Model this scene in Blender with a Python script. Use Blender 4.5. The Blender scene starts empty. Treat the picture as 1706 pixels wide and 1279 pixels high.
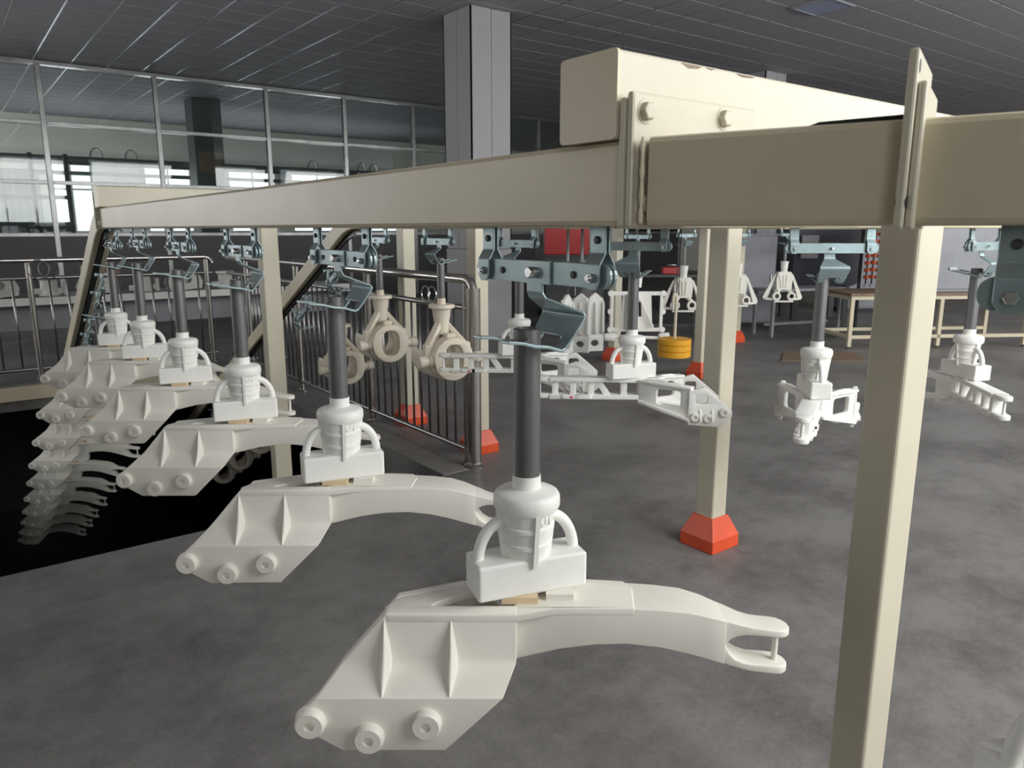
import bpy, bmesh, math, random
from mathutils import Vector, Matrix
from mathutils.geometry import tessellate_polygon
random.seed(7)
PI = math.pi
SC = bpy.context.scene
COL = SC.collection

# ------------------------------------------------------------------ camera
# room frame: x and y run along the walls, z up, floor at z = 0
cam_d = bpy.data.cameras.new('camera')
cam_d.sensor_fit = 'HORIZONTAL'
cam_d.sensor_width = 36.0
cam_d.lens = 36.0 * 1250.0 / 1706.0
cam_d.clip_start = 0.05
cam_d.clip_end = 200
cam = bpy.data.objects.new('camera', cam_d)
cam.location = (0, 0, 1.6)
cam.rotation_euler = (math.radians(90 - 11.64), 0, math.radians(-37.07))
COL.objects.link(cam)
SC.camera = cam
cam_d.dof.use_dof = True
cam_d.dof.focus_distance = 1.9
cam_d.dof.aperture_fstop = 9.0

# ------------------------------------------------------------------ world, daylight, fill lights, exposure
wd = bpy.data.worlds.new('overcast_sky')
SC.world = wd
wd.use_nodes = True
bg = wd.node_tree.nodes['Background']
bg.inputs[0].default_value = (0.90, 0.95, 1.0, 1)
bg.inputs[1].default_value = 2.2

def area(name, loc, rot, sx, sy, power, col=(1, 1, 1)):
    d = bpy.data.lights.new(name, 'AREA')
    d.shape = 'RECTANGLE'; d.size = sx; d.size_y = sy; d.energy = power; d.color = col
    o = bpy.data.objects.new(name, d); o.location = loc; o.rotation_euler = rot
    COL.objects.link(o)
    return o
# daylight entering by the tall windows of the front wall (behind the photographer), one per window
WINP = (2.9, 6.9, 10.9, 14.9, 18.9)
for wx in WINP:
    area('front_wall_light', (wx, -2.15, 3.05), (math.radians(62), 0, 0), 3.0, 2.7, 198.0, (1.0, 0.99, 0.965))
area('front_wall_light', (-1.6, -2.15, 3.0), (math.radians(72), 0, 0), 1.4, 2.6, 18.0, (1.0, 0.98, 0.95))  # weak fill from the front left, at an added window out of view
# added fill from the left wall, at windows out of view
area('left_fill_light', (-5.85, 9.6, 2.6), (0, math.radians(-80), 0), 2.6, 4.4, 135.0, (1.0, 0.985, 0.955))
# added lights at unseen side windows, to brighten the room beyond the glass partition
for wy in (18.6, 21.6):
    area('back_room_fill', (-5.8, wy, 2.5), (0, math.radians(-90), 0), 1.9, 2.2, 230.0, (0.97, 0.98, 1.0))
# daylight entering by the windows of the back wall
for wx in (3.2, 5.7, 8.2, 10.6):
    area('daylight_back_window', (wx, 24.0, 2.5), (math.radians(-90), 0, 0), 1.2, 1.8, 22.0, (0.93, 0.97, 1.0))
SC.view_settings.view_transform = 'Standard'
SC.view_settings.look = 'None'
SC.view_settings.gamma = 1.0
SC.view_settings.use_curve_mapping = False
SC.view_settings.exposure = 0.0
SC.cycles.use_denoising = True
SC.cycles.max_bounces = 7
SC.cycles.transparent_max_bounces = 12
SC.cycles.caustics_reflective = False
SC.cycles.caustics_refractive = False
SC.cycles.sample_clamp_indirect = 6.0

# ------------------------------------------------------------------ materials
def srgb(r, g, b):
    f = lambda c: (c / 12.92 if c <= 0.04045 else ((c + 0.055) / 1.055) ** 2.4)
    return (f(r / 255), f(g / 255), f(b / 255), 1)

def mat(name, col, rough=0.5, metal=0.0, var=0.0, scale=6.0, bump=0.0, bscale=40.0, col2=None, sss=0.0, spec=0.5, stretch=None):
    m = bpy.data.materials.new(name); m.use_nodes = True
    nt = m.node_tree; b = nt.nodes['Principled BSDF']
    b.inputs['Base Color'].default_value = col
    b.inputs['Roughness'].default_value = rough
    b.inputs['Metallic'].default_value = metal
    b.inputs['Specular IOR Level'].default_value = spec
    if sss:
        b.inputs['Subsurface Weight'].default_value = sss
        b.inputs['Subsurface Radius'].default_value = (0.02, 0.016, 0.011)
        b.inputs['Subsurface Scale'].default_value = 0.4
    tc = nt.nodes.new('ShaderNodeTexCoord')
    src = tc.outputs['Object']
    if stretch:
        mp = nt.nodes.new('ShaderNodeMapping'); mp.inputs['Scale'].default_value = stretch
        nt.links.new(src, mp.inputs[0]); src = mp.outputs[0]
    if var or col2:
        n = nt.nodes.new('ShaderNodeTexNoise'); n.inputs['Scale'].default_value = scale; n.inputs['Detail'].default_value = 6
        n.inputs['Roughness'].default_value = 0.65
        nt.links.new(src, n.inputs['Vector'])
        r = nt.nodes.new('ShaderNodeValToRGB')
        c2 = col2 if col2 else tuple(c * (1 - var) for c in col[:3]) + (1,)
        c1 = col if col2 else tuple(min(1, c * (1 + var * 0.6)) for c in col[:3]) + (1,)
        r.color_ramp.elements[0].color = c2; r.color_ramp.elements[0].position = 0.32
        r.color_ramp.elements[1].color = c1; r.color_ramp.elements[1].position = 0.68
        nt.links.new(n.outputs['Fac'], r.inputs[0]); nt.links.new(r.outputs[0], b.inputs['Base Color'])
    if bump:
        n2 = nt.nodes.new('ShaderNodeTexNoise'); n2.inputs['Scale'].default_value = bscale; n2.inputs['Detail'].default_value = 4
        nt.links.new(src, n2.inputs['Vector'])
        bp = nt.nodes.new('ShaderNodeBump'); bp.inputs['Strength'].default_value = bump; bp.inputs['Distance'].default_value = 0.01
        nt.links.new(n2.outputs['Fac'], bp.inputs['Height']); nt.links.new(bp.outputs[0], b.inputs['Normal'])
    return m

def floor_material():
    m = bpy.data.materials.new('polished_concrete'); m.use_nodes = True
    nt = m.node_tree; b = nt.nodes['Principled BSDF']
    tc = nt.nodes.new('ShaderNodeTexCoord')
    def noise(s, d, ro):
        n = nt.nodes.new('ShaderNodeTexNoise'); n.inputs['Scale'].default_value = s; n.inputs['Detail'].default_value = d
        n.inputs['Roughness'].default_value = ro
        nt.links.new(tc.outputs['Object'], n.inputs['Vector']); return n
    n1 = noise(1.3, 8, 0.65); n2 = noise(9, 6, 0.7); n3 = noise(60, 5, 0.75)
    a = nt.nodes.new('ShaderNodeMath'); a.operation = 'MULTIPLY_ADD'
    nt.links.new(n2.outputs['Fac'], a.inputs[0]); a.inputs[1].default_value = 0.45; nt.links.new(n1.outputs['Fac'], a.inputs[2])
    a2 = nt.nodes.new('ShaderNodeMath'); a2.operation = 'MULTIPLY_ADD'
    nt.links.new(n3.outputs['Fac'], a2.inputs[0]); a2.inputs[1].default_value = 0.34; nt.links.new(a.outputs[0], a2.inputs[2])
    r = nt.nodes.new('ShaderNodeValToRGB')
    r.color_ramp.elements[0].position = 0.62; r.color_ramp.elements[0].color = (0.088, 0.084, 0.081, 1)
    r.color_ramp.elements[1].position = 1.15; r.color_ramp.elements[1].color = (0.225, 0.217, 0.211, 1)
    nt.links.new(a2.outputs[0], r.inputs[0])
    nt.links.new(r.outputs[0], b.inputs['Base Color'])
    rr = nt.nodes.new('ShaderNodeMapRange'); rr.inputs['To Min'].default_value = 0.34; rr.inputs['To Max'].default_value = 0.62
    nt.links.new(n2.outputs['Fac'], rr.inputs['Value']); nt.links.new(rr.outputs[0], b.inputs['Roughness'])
    b.inputs['Specular IOR Level'].default_value = 0.35
    bp = nt.nodes.new('ShaderNodeBump'); bp.inputs['Strength'].default_value = 0.08; bp.inputs['Distance'].default_value = 0.004
    nt.links.new(n3.outputs['Fac'], bp.inputs['Height']); nt.links.new(bp.outputs[0], b.inputs['Normal'])
    return m

def tile_material():
    m = bpy.data.materials.new('perforated_ceiling_panel'); m.use_nodes = True
    nt = m.node_tree; b = nt.nodes['Principled BSDF']
    tc = nt.nodes.new('ShaderNodeTexCoord')
    w = nt.nodes.new('ShaderNodeTexWave'); w.wave_type = 'BANDS'; w.bands_direction = 'DIAGONAL'
    w.inputs['Scale'].default_value = 14; nt.links.new(tc.outputs['Object'], w.inputs['Vector'])
    w2 = nt.nodes.new('ShaderNodeTexWave'); w2.wave_type = 'BANDS'; w2.bands_direction = 'X'
    w2.inputs['Scale'].default_value = 22; nt.links.new(tc.outputs['Object'], w2.inputs['Vector'])
    mx = nt.nodes.new('ShaderNodeMath'); mx.operation = 'MULTIPLY'
    nt.links.new(w.outputs['Fac'], mx.inputs[0]); nt.links.new(w2.outputs['Fac'], mx.inputs[1])
    r = nt.nodes.new('ShaderNodeValToRGB')
    r.color_ramp.elements[0].color = (0.36, 0.35, 0.38, 1); r.color_ramp.elements[1].color = (0.56, 0.55, 0.59, 1)
    nt.links.new(mx.outputs[0], r.inputs[0]); nt.links.new(r.outputs[0], b.inputs['Base Color'])
    b.inputs['Roughness'].default_value = 0.65; b.inputs['Specular IOR Level'].default_value = 0.12
    return m

def glass_material(name, tint, k=1.45, rough=0.02):
    m = bpy.data.materials.new(name); m.use_nodes = True
    nt = m.node_tree; nt.nodes.remove(nt.nodes['Principled BSDF'])
    out = nt.nodes['Material Output']
    t = nt.nodes.new('ShaderNodeBsdfTransparent'); t.inputs[0].default_value = tint
    g = nt.nodes.new('ShaderNodeBsdfGlossy'); g.inputs['Roughness'].default_value = rough
    f = nt.nodes.new('ShaderNodeFresnel'); f.inputs[0].default_value = k
    x = nt.nodes.new('ShaderNodeMixShader')
    nt.links.new(f.outputs[0], x.inputs[0]); nt.links.new(t.outputs[0], x.inputs[1]); nt.links.new(g.outputs[0], x.inputs[2])
    nt.links.new(x.outputs[0], out.inputs[0])
    return m

M = {}
M['floor'] = floor_material()
M['tile'] = tile_material()
M['glass'] = glass_material('clear_glass', (0.84, 0.88, 0.87, 1), 1.5)
M['winglass'] = glass_material('window_glass', (0.95, 0.97, 0.97, 1), 1.4)
M['tbar'] = mat('ceiling_grid_metal', (0.30, 0.30, 0.31, 1), 0.28, 0.9)
M['wax'] = mat('ivory_wax', (0.83, 0.81, 0.735, 1), 0.42, 0, 0.04, 5, 0.04, 60, spec=0.4)
M['wax2'] = mat('white_wax', (0.87, 0.865, 0.83, 1), 0.4, 0, 0.05, 9, 0.06, 50, spec=0.4)
M['waxring'] = mat('cream_wax', (0.80, 0.77, 0.66, 1), 0.45, 0, 0.06, 6, 0.04, 60, col2=(0.76, 0.66, 0.53, 1), spec=0.4)
M['waxgrey'] = mat('dusty_grey_casting', (0.60, 0.58, 0.54, 1), 0.6, 0, 0.2, 8, 0.1, 30)
M['gate'] = mat('tan_wax_gate', (0.74, 0.58, 0.38, 1), 0.5)
M['cream'] = mat('cream_enamel', (0.66, 0.585, 0.43, 1), 0.38, 0, 0.09, 2.2, 0.03, 25, stretch=(1, 1, 1))
M['creampost'] = mat('pale_cream_enamel', (0.60, 0.56, 0.445, 1), 0.4, 0, 0.07, 3, 0.03, 30)
M['steel'] = mat('zinc_plated_steel', (0.345, 0.44, 0.46, 1), 0.36, 0.45, 0.15, 14, 0.03, 60)
M['bright'] = mat('bright_steel', (0.72, 0.74, 0.74, 1), 0.25, 0.95)
M['rod'] = mat('dull_grey_steel_pipe', (0.20, 0.20, 0.205, 1), 0.42, 0.6, 0.25, 9, 0.05, 40, stretch=(1, 1, 0.25))
M['inox'] = mat('stainless_steel', (0.52, 0.50, 0.48, 1), 0.24, 1.0, 0.1, 5)
M['inoxdark'] = mat('dark_stainless_bar', (0.30, 0.29, 0.285, 1), 0.3, 0.95)
M['frame'] = mat('satin_steel_frame', (0.27, 0.275, 0.27, 1), 0.30, 0.9, 0.25, 3)
M['red'] = mat('red_orange_plastic', (0.72, 0.085, 0.025, 1), 0.42, 0, 0.12, 6)
M['yellow'] = mat('yellow_paint', (0.80, 0.39, 0.02, 1), 0.45, 0, 0.12, 6)
M['wall'] = mat('cream_wall_paint', (0.76, 0.73, 0.66, 1), 0.7, 0, 0.05, 1)
M['colpanel'] = mat('pale_grey_panel', (0.36, 0.352, 0.365, 1), 0.5, 0, 0.04, 1)
M['dado'] = mat('grey_panel', (0.045, 0.043, 0.048, 1), 0.45, 0, 0.08, 1)
M['joint'] = mat('dark_joint', (0.06, 0.06, 0.06, 1), 0.6)
M['black'] = mat('matt_black', (0.012, 0.013, 0.015, 1), 0.5)
M['navy'] = mat('dark_navy_enamel', (0.018, 0.02, 0.032, 1), 0.4)
M['darkgrey'] = mat('dark_grey_enamel', (0.055, 0.058, 0.06, 1), 0.45, 0, 0.15, 3)
M['machgrey'] = mat('machine_grey_enamel', (0.30, 0.305, 0.33, 1), 0.45, 0, 0.15, 3)
M['orange'] = mat('orange_plastic', (0.80, 0.13, 0.03, 1), 0.45)
M['brown'] = mat('brown_board', (0.22, 0.15, 0.10, 1), 0.6, 0, 0.2, 5)
M['white'] = mat('white_enamel', (0.72, 0.71, 0.68, 1), 0.45, 0, 0.06, 4)
M['pit'] = mat('dark_pit_concrete', (0.06, 0.066, 0.064, 1), 0.35, 0, 0.3, 2)
M['kerb'] = mat('cement_edging', (0.235, 0.225, 0.21, 1), 0.65, 0, 0.2, 5)
M['pink'] = mat('pink_plastic', (0.45, 0.16, 0.18, 1), 0.3)
M['pinkmark'] = mat('pink_ink', (0.75, 0.03, 0.15, 1), 0.5)
M['curtain'] = mat('white_curtain', (0.78, 0.78, 0.78, 1), 0.9)
M['darkred'] = mat('dark_red_enamel', (0.42, 0.02, 0.025, 1), 0.4)
M['green'] = mat('dark_green_pipe', (0.06, 0.09, 0.085, 1), 0.4)
M['bluepanel'] = mat('bluish_acrylic', (0.42, 0.47, 0.68, 1), 0.35)
M['chain'] = mat('greasy_chain', (0.03, 0.032, 0.033, 1), 0.35, 0.7)

# ------------------------------------------------------------------ mesh builder
class MB:
    def __init__(s): s.v = []; s.f = []; s.sm = []
    def add(s, vs, fs, smooth=False):
        o = len(s.v); s.v += [tuple(v) for v in vs]
        for f in fs: s.f.append([i + o for i in f]); s.sm.append(smooth)
        return s
    def box(s, x0, x1, y0, y1, z0, z1):
        vs = [(x, y, z) for z in (z0, z1) for y in (y0, y1) for x in (x0, x1)]
        return s.add(vs, [(0, 2, 3, 1), (4, 5, 7, 6), (0, 1, 5, 4), (2, 6, 7, 3), (0, 4, 6, 2), (1, 3, 7, 5)])
    def bar(s, a, b, w, h, up=(0, 0, 1)):
        a = Vector(a); b = Vector(b); t = (b - a).normalized(); side = t.cross(Vector(up))
        if side.length < 1e-4: side = Vector((1, 0, 0))
        side.normalize(); u = side.cross(t)
        vs = [p + side * sx * w / 2 + u * sy * h / 2 for p in (a, b) for sx, sy in ((-1, -1), (1, -1), (1, 1), (-1, 1))]
        return s.add(vs, [(3, 2, 1, 0), (4, 5, 6, 7), (0, 1, 5, 4), (1, 2, 6, 5), (2, 3, 7, 6), (3, 0, 4, 7)])
    def tube(s, pts, r, n=12, cap=True, rads=None):
        pts = [Vector(p) for p in pts]; k = len(pts); vs = []; fs = []; prev = None
        for i, p in enumerate(pts):
            t = (pts[min(i + 1, k - 1)] - pts[max(i - 1, 0)]).normalized()
            if prev is None:
                ref = Vector((0, 0, 1)) if abs(t.z) < 0.9 else Vector((1, 0, 0))
                u = t.cross(ref).normalized()
            else:
                u = (prev - t * prev.dot(t)).normalized()
            prev = u; w = t.cross(u); rr = rads[i] if rads else r
            for j in range(n):
                a = 2 * PI * j / n; vs.append(p + (u * math.cos(a) + w * math.sin(a)) * rr)
        for i in range(k - 1):
            for j in range(n):
                fs.append((i * n + j, i * n + (j + 1) % n, (i + 1) * n + (j + 1) % n, (i + 1) * n + j))
        s.add(vs, fs, True)
        if cap:
            s.add(vs[:n], [tuple(range(n - 1, -1, -1))]); s.add(vs[-n:], [tuple(range(n))])
        return s
    def lathe(s, prof, o=(0, 0, 0), axis=(0, 0, 1), n=32, smooth=True, sx=1.0):
        """prof: (r, h) pairs; axis: direction of h; sx squashes one radial direction"""
        ax = Vector(axis).normalized(); o = Vector(o)
        ref = Vector((0, 0, 1)) if abs(ax.z) < 0.9 else Vector((1, 0, 0))
        u = ref.cross(ax).normalized(); w = ax.cross(u)
        vs = []; fs = []
        for (r, h) in prof:
            for j in range(n):
                a = 2 * PI * j / n; vs.append(o + ax * h + (u * math.cos(a) * sx + w * math.sin(a)) * r)
        for i in range(len(prof) - 1):
            if prof[i] == prof[i + 1]: continue
            for j in range(n):
                fs.append((i * n + j, i * n + (j + 1) % n, (i + 1) * n + (j + 1) % n, (i + 1) * n + j))
        s.add(vs, fs, smooth)
        if prof[0] == prof[-1]: return s
        if prof[0][0] > 1e-5: s.add(vs[:n], [tuple(range(n - 1, -1, -1))])
        if prof[-1][0] > 1e-5: s.add(vs[-n:], [tuple(range(n))])
        return s
    def prism(s, outer, fn, t0, t1, holes=()):
        """outer, holes: 2-D loops; fn(a, b, t) -> 3-D; a solid between t0 and t1"""
        loops = [list(outer)] + [list(h) for h in holes]
        tri = tessellate_polygon([[Vector((p[0], p[1], 0)) for p in l] for l in loops])
        flat = [p for l in loops for p in l]; n = len(flat)
        vs = [fn(p[0], p[1], t0) for p in flat] + [fn(p[0], p[1], t1) for p in flat]
        fs = [tuple(t) for t in tri] + [tuple(i + n for i in reversed(t)) for t in tri]
        o = 0
        for l in loops:
            k = len(l)
            for i in range(k): fs.append((o + i, o + (i + 1) % k, o + (i + 1) % k + n, o + i + n))
            o += k
        return s.add(vs, fs)
    def sweep(s, prof, path, closed=True):
        """prof: (side, up) pairs; path: 3-D points; side stays horizontal"""
        path = [Vector(p) for p in path]; k = len(path); n = len(prof); vs = []; fs = []
        for i, p in enumerate(path):
            t = (path[min(i + 1, k - 1)] - path[max(i - 1, 0)]).normalized()
            side = t.cross(Vector((0, 0, 1))).normalized(); up = side.cross(t)
            sc = 1.0
            if 0 < i < k - 1:
                t1 = (path[i] - path[i - 1]).normalized(); sc = 1 / max(0.3, t1.dot(t))
            hs = 1.0
            for (a, b) in prof: vs.append(p + side * a * (sc if abs(t.z) < 0.01 else 1) + up * b)
        for i in range(k - 1):
            for j in range(n):
                fs.append((i * n + j, i * n + (j + 1) % n, (i + 1) * n + (j + 1) % n, (i + 1) * n + j))
        s.add(vs, fs)
        tri = tessellate_polygon([[Vector((a, b, 0)) for a, b in prof]])
        s.add(vs[:n], [tuple(t) for t in tri]); s.add(vs[-n:], [tuple(reversed(t)) for t in tri])
        return s
    def ribbon(s, pts, th, y0=None):
        """pts: (x, z, ya, yb) stations of a bent plate lying across y, th thick"""
        vs = []; k = len(pts)
        for i, (x, z, ya, yb) in enumerate(pts):
            a = pts[max(i - 1, 0)]; b = pts[min(i + 1, k - 1)]
            tx, tz = b[0] - a[0], b[1] - a[1]; l = math.hypot(tx, tz); nx, nz = tz / l, -tx / l
            for sgn in (-1, 1):
                vs.append((x + nx * sgn * th / 2, ya, z + nz * sgn * th / 2)); vs.append((x + nx * sgn * th / 2, yb, z + nz * sgn * th / 2))
        fs = []
        for i in range(k - 1):
            a = i * 4; b = a + 4
            fs += [(a, a + 1, b + 1, b), (a + 2, b + 2, b + 3, a + 3), (a, b, b + 2, a + 2), (a + 1, a + 3, b + 3, b + 1)]
        e = (k - 1) * 4
        fs += [(0, 2, 3, 1), (e, e + 1, e + 3, e + 2)]
        return s.add(vs, fs)
    def xf(s, m):
        s.v = [tuple(m @ Vector(v)) for v in s.v]; return s
    def mesh(s, name, material, bevel=0.0, seg=2, smooth_all=None):
        me = bpy.data.meshes.new(name); bm = bmesh.new()
        vs = [bm.verts.new(v) for v in s.v]
        for f, sm in zip(s.f, s.sm):
            try:
                fc = bm.faces.new([vs[i] for i in f]); fc.smooth = sm
            except ValueError: pass
        bmesh.ops.remove_doubles(bm, verts=bm.verts, dist=1e-6)
        bmesh.ops.recalc_face_normals(bm, faces=bm.faces)
        if bevel:
            es = [e for e in bm.edges if len(e.link_faces) == 2 and e.calc_face_angle(0) > 0.5]
            if es:
                bmesh.ops.bevel(bm, geom=es, offset=bevel, segments=seg, affect='EDGES', profile=0.5, clamp_overlap=True)
        if smooth_all is not None:
            for fc in bm.faces: fc.smooth = True
            for e in bm.edges:
                if len(e.link_faces) == 2 and e.calc_face_angle(0) > smooth_all: e.smooth = False
        else:
            for e in bm.edges:
                if len(e.link_faces) == 2 and e.calc_face_angle(0) > 0.7: e.smooth = False
        bm.to_mesh(me); bm.free()
        if isinstance(material, str): material = M[material]
        me.materials.append(material)
        return me

def link(name, data, parent=None, loc=None, rot=None, mtx=None):
    o = bpy.data.objects.new(name, data); COL.objects.link(o)
    if parent is not None: o.parent = parent
    if mtx is not None: o.matrix_local = mtx
    if loc is not None: o.location = loc
    if rot is not None: o.rotation_euler = rot
    return o
def tag(o, label=None, cat=None, group=None, kind=None):
    if label: o['label'] = label
    if cat: o['category'] = cat
    if group: o['group'] = group
    if kind: o['kind'] = kind
    return o
def thing(name, label, cat, loc=(0, 0, 0), rz=0.0, group=None):
    o = link(name, None, None, loc, (0, 0, rz)); o.empty_display_size = 0.1
    return tag(o, label, cat, group)
def part(name, mb, material, parent, bevel=0.0, seg=2, loc=None, rot=None, label=None, smooth_all=None):
    o = link(name, mb.mesh(name, material, bevel, seg, smooth_all), parent, loc, rot)
    if label: o['label'] = label
    return o
class Node:
    """a part of a prototype: mesh, place and sub-parts; spawned as often as needed with shared mesh data"""
    def __init__(s, name, me, loc=(0, 0, 0), rot=(0, 0, 0), kids=(), label=None):
        s.name, s.me, s.loc, s.rot, s.kids, s.label = name, me, loc, rot, list(kids), label
    def spawn(s, parent, loc=None, rot=None):
        o = link(s.name, s.me, parent, loc if loc is not None else s.loc, rot if rot is not None else s.rot)
        if s.label: o['label'] = s.label
        for k in s.kids: k.spawn(o)
        return o
XZ = lambda y: None
def fxz(a, b, t): return (a, t, b)      # loop in x,z ; thickness along y
def fxy(a, b, t): return (a, b, t)      # loop in x,y ; thickness along z
def fyz(a, b, t): return (t, a, b)      # loop in y,z ; thickness along x
def rrect(x0, x1, y0, y1, r, n=4):
    out = []
    for cx, cy, a0 in ((x1 - r, y1 - r, 0), (x0 + r, y1 - r, 90), (x0 + r, y0 + r, 180), (x1 - r, y0 + r, 270)):
        for i in range(n + 1):
            a = math.radians(a0 + 90 * i / n); out.append((cx + r * math.cos(a), cy + r * math.sin(a)))
    return out

# ------------------------------------------------------------------ the room
PITP0, PITP1, PITQ0, PITQ1 = -0.45, 2.5, 4.06, 9.30  # left edge of the pit, out of view, drawn in to block window light
RX0, RX1, RY0, RY1, CH = -6.0, 24.0, -2.4, 24.4, 4.6
fl = MB()
for (a, b, c, d) in ((RX0, RX1, RY0, PITQ0), (RX0, PITP0, PITQ0, PITQ1), (PITP1, RX1, PITQ0, PITQ1), (RX0, RX1, PITQ1, RY1)):
    fl.box(a, b, c, d, -0.28, 0.0)
floor = tag(part('floor', fl, 'floor', None), 'dark grey polished concrete floor', None, None, 'structure')
# the pit below the floor opening
pit = MB()
pit.box(-5, 7, 3.76, 17.0, -3.9, -3.7)
pit.box(-5, 7, 3.76, 4.04, -3.7, -0.28); pit.box(-5, 7, 16.7, 17.0, -3.7, -0.28)
pit.box(-5.3, -5, 3.76, 17, -3.7, -0.28); pit.box(7, 7.3, 3.76, 17, -3.7, -0.28)
o = part('wall_pit', pit, 'pit', None); tag(o, 'dark concrete pit below the floor opening', None, None, 'structure')
kb = MB(); kb.box(2.5, 2.70, 4.06, 9.3, 0.0, 0.012)
o = part('trim_1', kb, 'kerb', None, 0.003); tag(o, 'pale cement edging strip beside the pit', None, None, 'structure')
kb = MB(); kb.box(PITP0, 2.5, 9.22, 9.30, -0.16, -0.02)
o = part('trim_2', kb, 'cream', None, 0.004); tag(o, 'cream steel beam on the far lip of the pit', None, None, 'structure')

# ceiling: slab, metal grid and the tiles
cb = MB(); cb.box(RX0, RX1, RY0, RY1, CH + 0.03, CH + 0.15)
ceil = part('ceiling', cb, 'darkgrey', None); tag(ceil, 'dark grey tiled ceiling', None, None, 'structure')
TS = 0.6
tm = MB(); tm.box(-TS / 2 + 0.012, TS / 2 - 0.012, -TS / 2 + 0.012, TS / 2 - 0.012, 0.0, 0.018)
tile_me = tm.mesh('ceiling_tile', 'tile', 0.006, 1)
cells = []
ni, nj = int((RX1 - RX0) / TS), int((RY1 - RY0) / TS) + 1
fx, fy = math.sin(math.radians(37.07)), math.cos(math.radians(37.07))
for i in range(ni):
    for j in range(nj):
        x = RX0 + TS * (i + 0.5); y = RY0 + TS * (j + 0.5)
        dep = x * fx + y * fy; lat = x * fy - y * fx
        inview = dep > 5.2 and abs(lat) < 0.72 * dep
        cells.append((not inview, dep * dep + lat * lat, x, y))
cells.sort()
for k, (nv, d, x, y) in enumerate(cells[:300]):
    link('ceiling_tile', tile_me, ceil, (x, y, CH))
rest = MB()
for (nv, d, x, y) in cells[300:]:
    rest.box(x - TS / 2 + 0.012, x + TS / 2 - 0.012, y - TS / 2 + 0.012, y + TS / 2 - 0.012, CH, CH + 0.018)
o = part('ceiling_tile_field', rest, 'tile', ceil); o['kind'] = 'stuff'
g = MB()
for i in range(ni + 1): g.box(RX0 + TS * i - 0.010, RX0 + TS * i + 0.010, RY0, RY1, CH + 0.004, CH + 0.03)
for j in range(nj + 1): g.box(RX0, RX1, RY0 + TS * j - 0.010, RY0 + TS * j + 0.010, CH + 0.006, CH + 0.03)
o = part('ceiling_grid', g, 'tbar', ceil); o['kind'] = 'stuff'

# walls
def wall_with_openings(name, y0, y1, ops, label, z0, z1, material='wall'):
    w = MB(); x = RX0
    for (a, b) in sorted(ops):
        w.box(x, a, y0, y1, 0, CH); w.box(a, b, y0, y1, 0, z0); w.box(a, b, y0, y1, z1, CH); x = b
    w.box(x, RX1, y0, y1, 0, CH)
    o = part(name, w, material, None); tag(o, label, None, None, 'structure'); return o
def window_unit(n, x0, x1, z0, z1, y, bars, label):
    m = MB(); t = 0.05
    m.box(x0, x1, y - t, y + t, z0, z0 + 0.06); m.box(x0, x1, y - t, y + t, z1 - 0.06, z1)
    m.box(x0, x0 + 0.06, y - t, y + t, z0 + 0.06, z1 - 0.06); m.box(x1 - 0.06, x1, y - t, y + t, z0 + 0.06, z1 - 0.06)
    o = part('window_%d' % n, m, 'white', None); tag(o, label, None, None, 'structure')
    xs = [x0 + 0.06] + [x0 + (x1 - x0) * k / bars for k in range(1, bars)] + [x1 - 0.06]
    zs = [z0 + 0.06, z0 + (z1 - z0) * 0.62, z1 - 0.06]
    for k in range(bars - 1):
        part('window_bar', MB().box(xs[k + 1] - 0.025, xs[k + 1] + 0.025, y - 0.04, y + 0.04, z0 + 0.06, z1 - 0.06), 'white', o)
    part('window_bar', MB().box(x0 + 0.06, x1 - 0.06, y - 0.045, y + 0.045, zs[1] - 0.025, zs[1] + 0.025), 'white', o)
    for a in range(len(xs) - 1):
        for b in range(2):
            part('pane', MB().box(xs[a], xs[a + 1], y - 0.004, y + 0.004, zs[b], zs[b + 1]), 'winglass', o)
    return o
wall_with_openings('wall_front', RY0 - 0.25, RY0, [(-2.3, -0.9)] + [(x - 1.5, x + 1.5) for x in WINP], 'cream painted wall behind the viewer', 1.3, 4.45)
for k, x in enumerate(WINP): window_unit(k + 1, x - 1.5, x + 1.5, 1.3, 4.45, RY0 - 0.12, 3, 'tall window in the wall behind the viewer')
window_unit(6, -2.3, -0.9, 1.3, 4.45, RY0 - 0.12, 2, 'narrow unseen window added for fill light behind the viewer')
BW = [(2.65, 3.75), (5.05, 6.4), (7.45, 9.0), (9.45, 11.3), (12.0, 13.6)]
wall_with_openings('wall_back', RY1, RY1 + 0.25, BW, 'cream far wall with windows', 1.5, 3.42)
for k, (a, b) in enumerate(BW): window_unit(11 + k, a, b, 1.5, 3.42, RY1 + 0.1, 2, 'bright white framed window in the far wall')
o = part('wall_right', MB().box(RX1, RX1 + 0.2, RY0, RY1, 0, CH), 'wall', None); tag(o, 'cream painted right wall', None, None, 'structure')
lw = MB(); y_ = RY0
LWIN = ((8.5, 1.1, 1.3, 3.9), (10.7, 1.05, 1.3, 3.9), (18.6, 1.1, 1.5, 3.45), (21.6, 1.1, 1.5, 3.45))  # unseen openings added where the fill lights stand
for (c_, h_, za_, zb_) in LWIN:
    lw.box(RX0 - 0.2, RX0, y_, c_ - h_, 0, CH); lw.box(RX0 - 0.2, RX0, c_ - h_, c_ + h_, 0, za_); lw.box(RX0 - 0.2, RX0, c_ - h_, c_ + h_, zb_, CH); y_ = c_ + h_
lw.box(RX0 - 0.2, RX0, y_, RY1, 0, CH)
o = part('wall_left', lw, 'wall', None); tag(o, 'cream painted left wall', None, None, 'structure')
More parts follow.
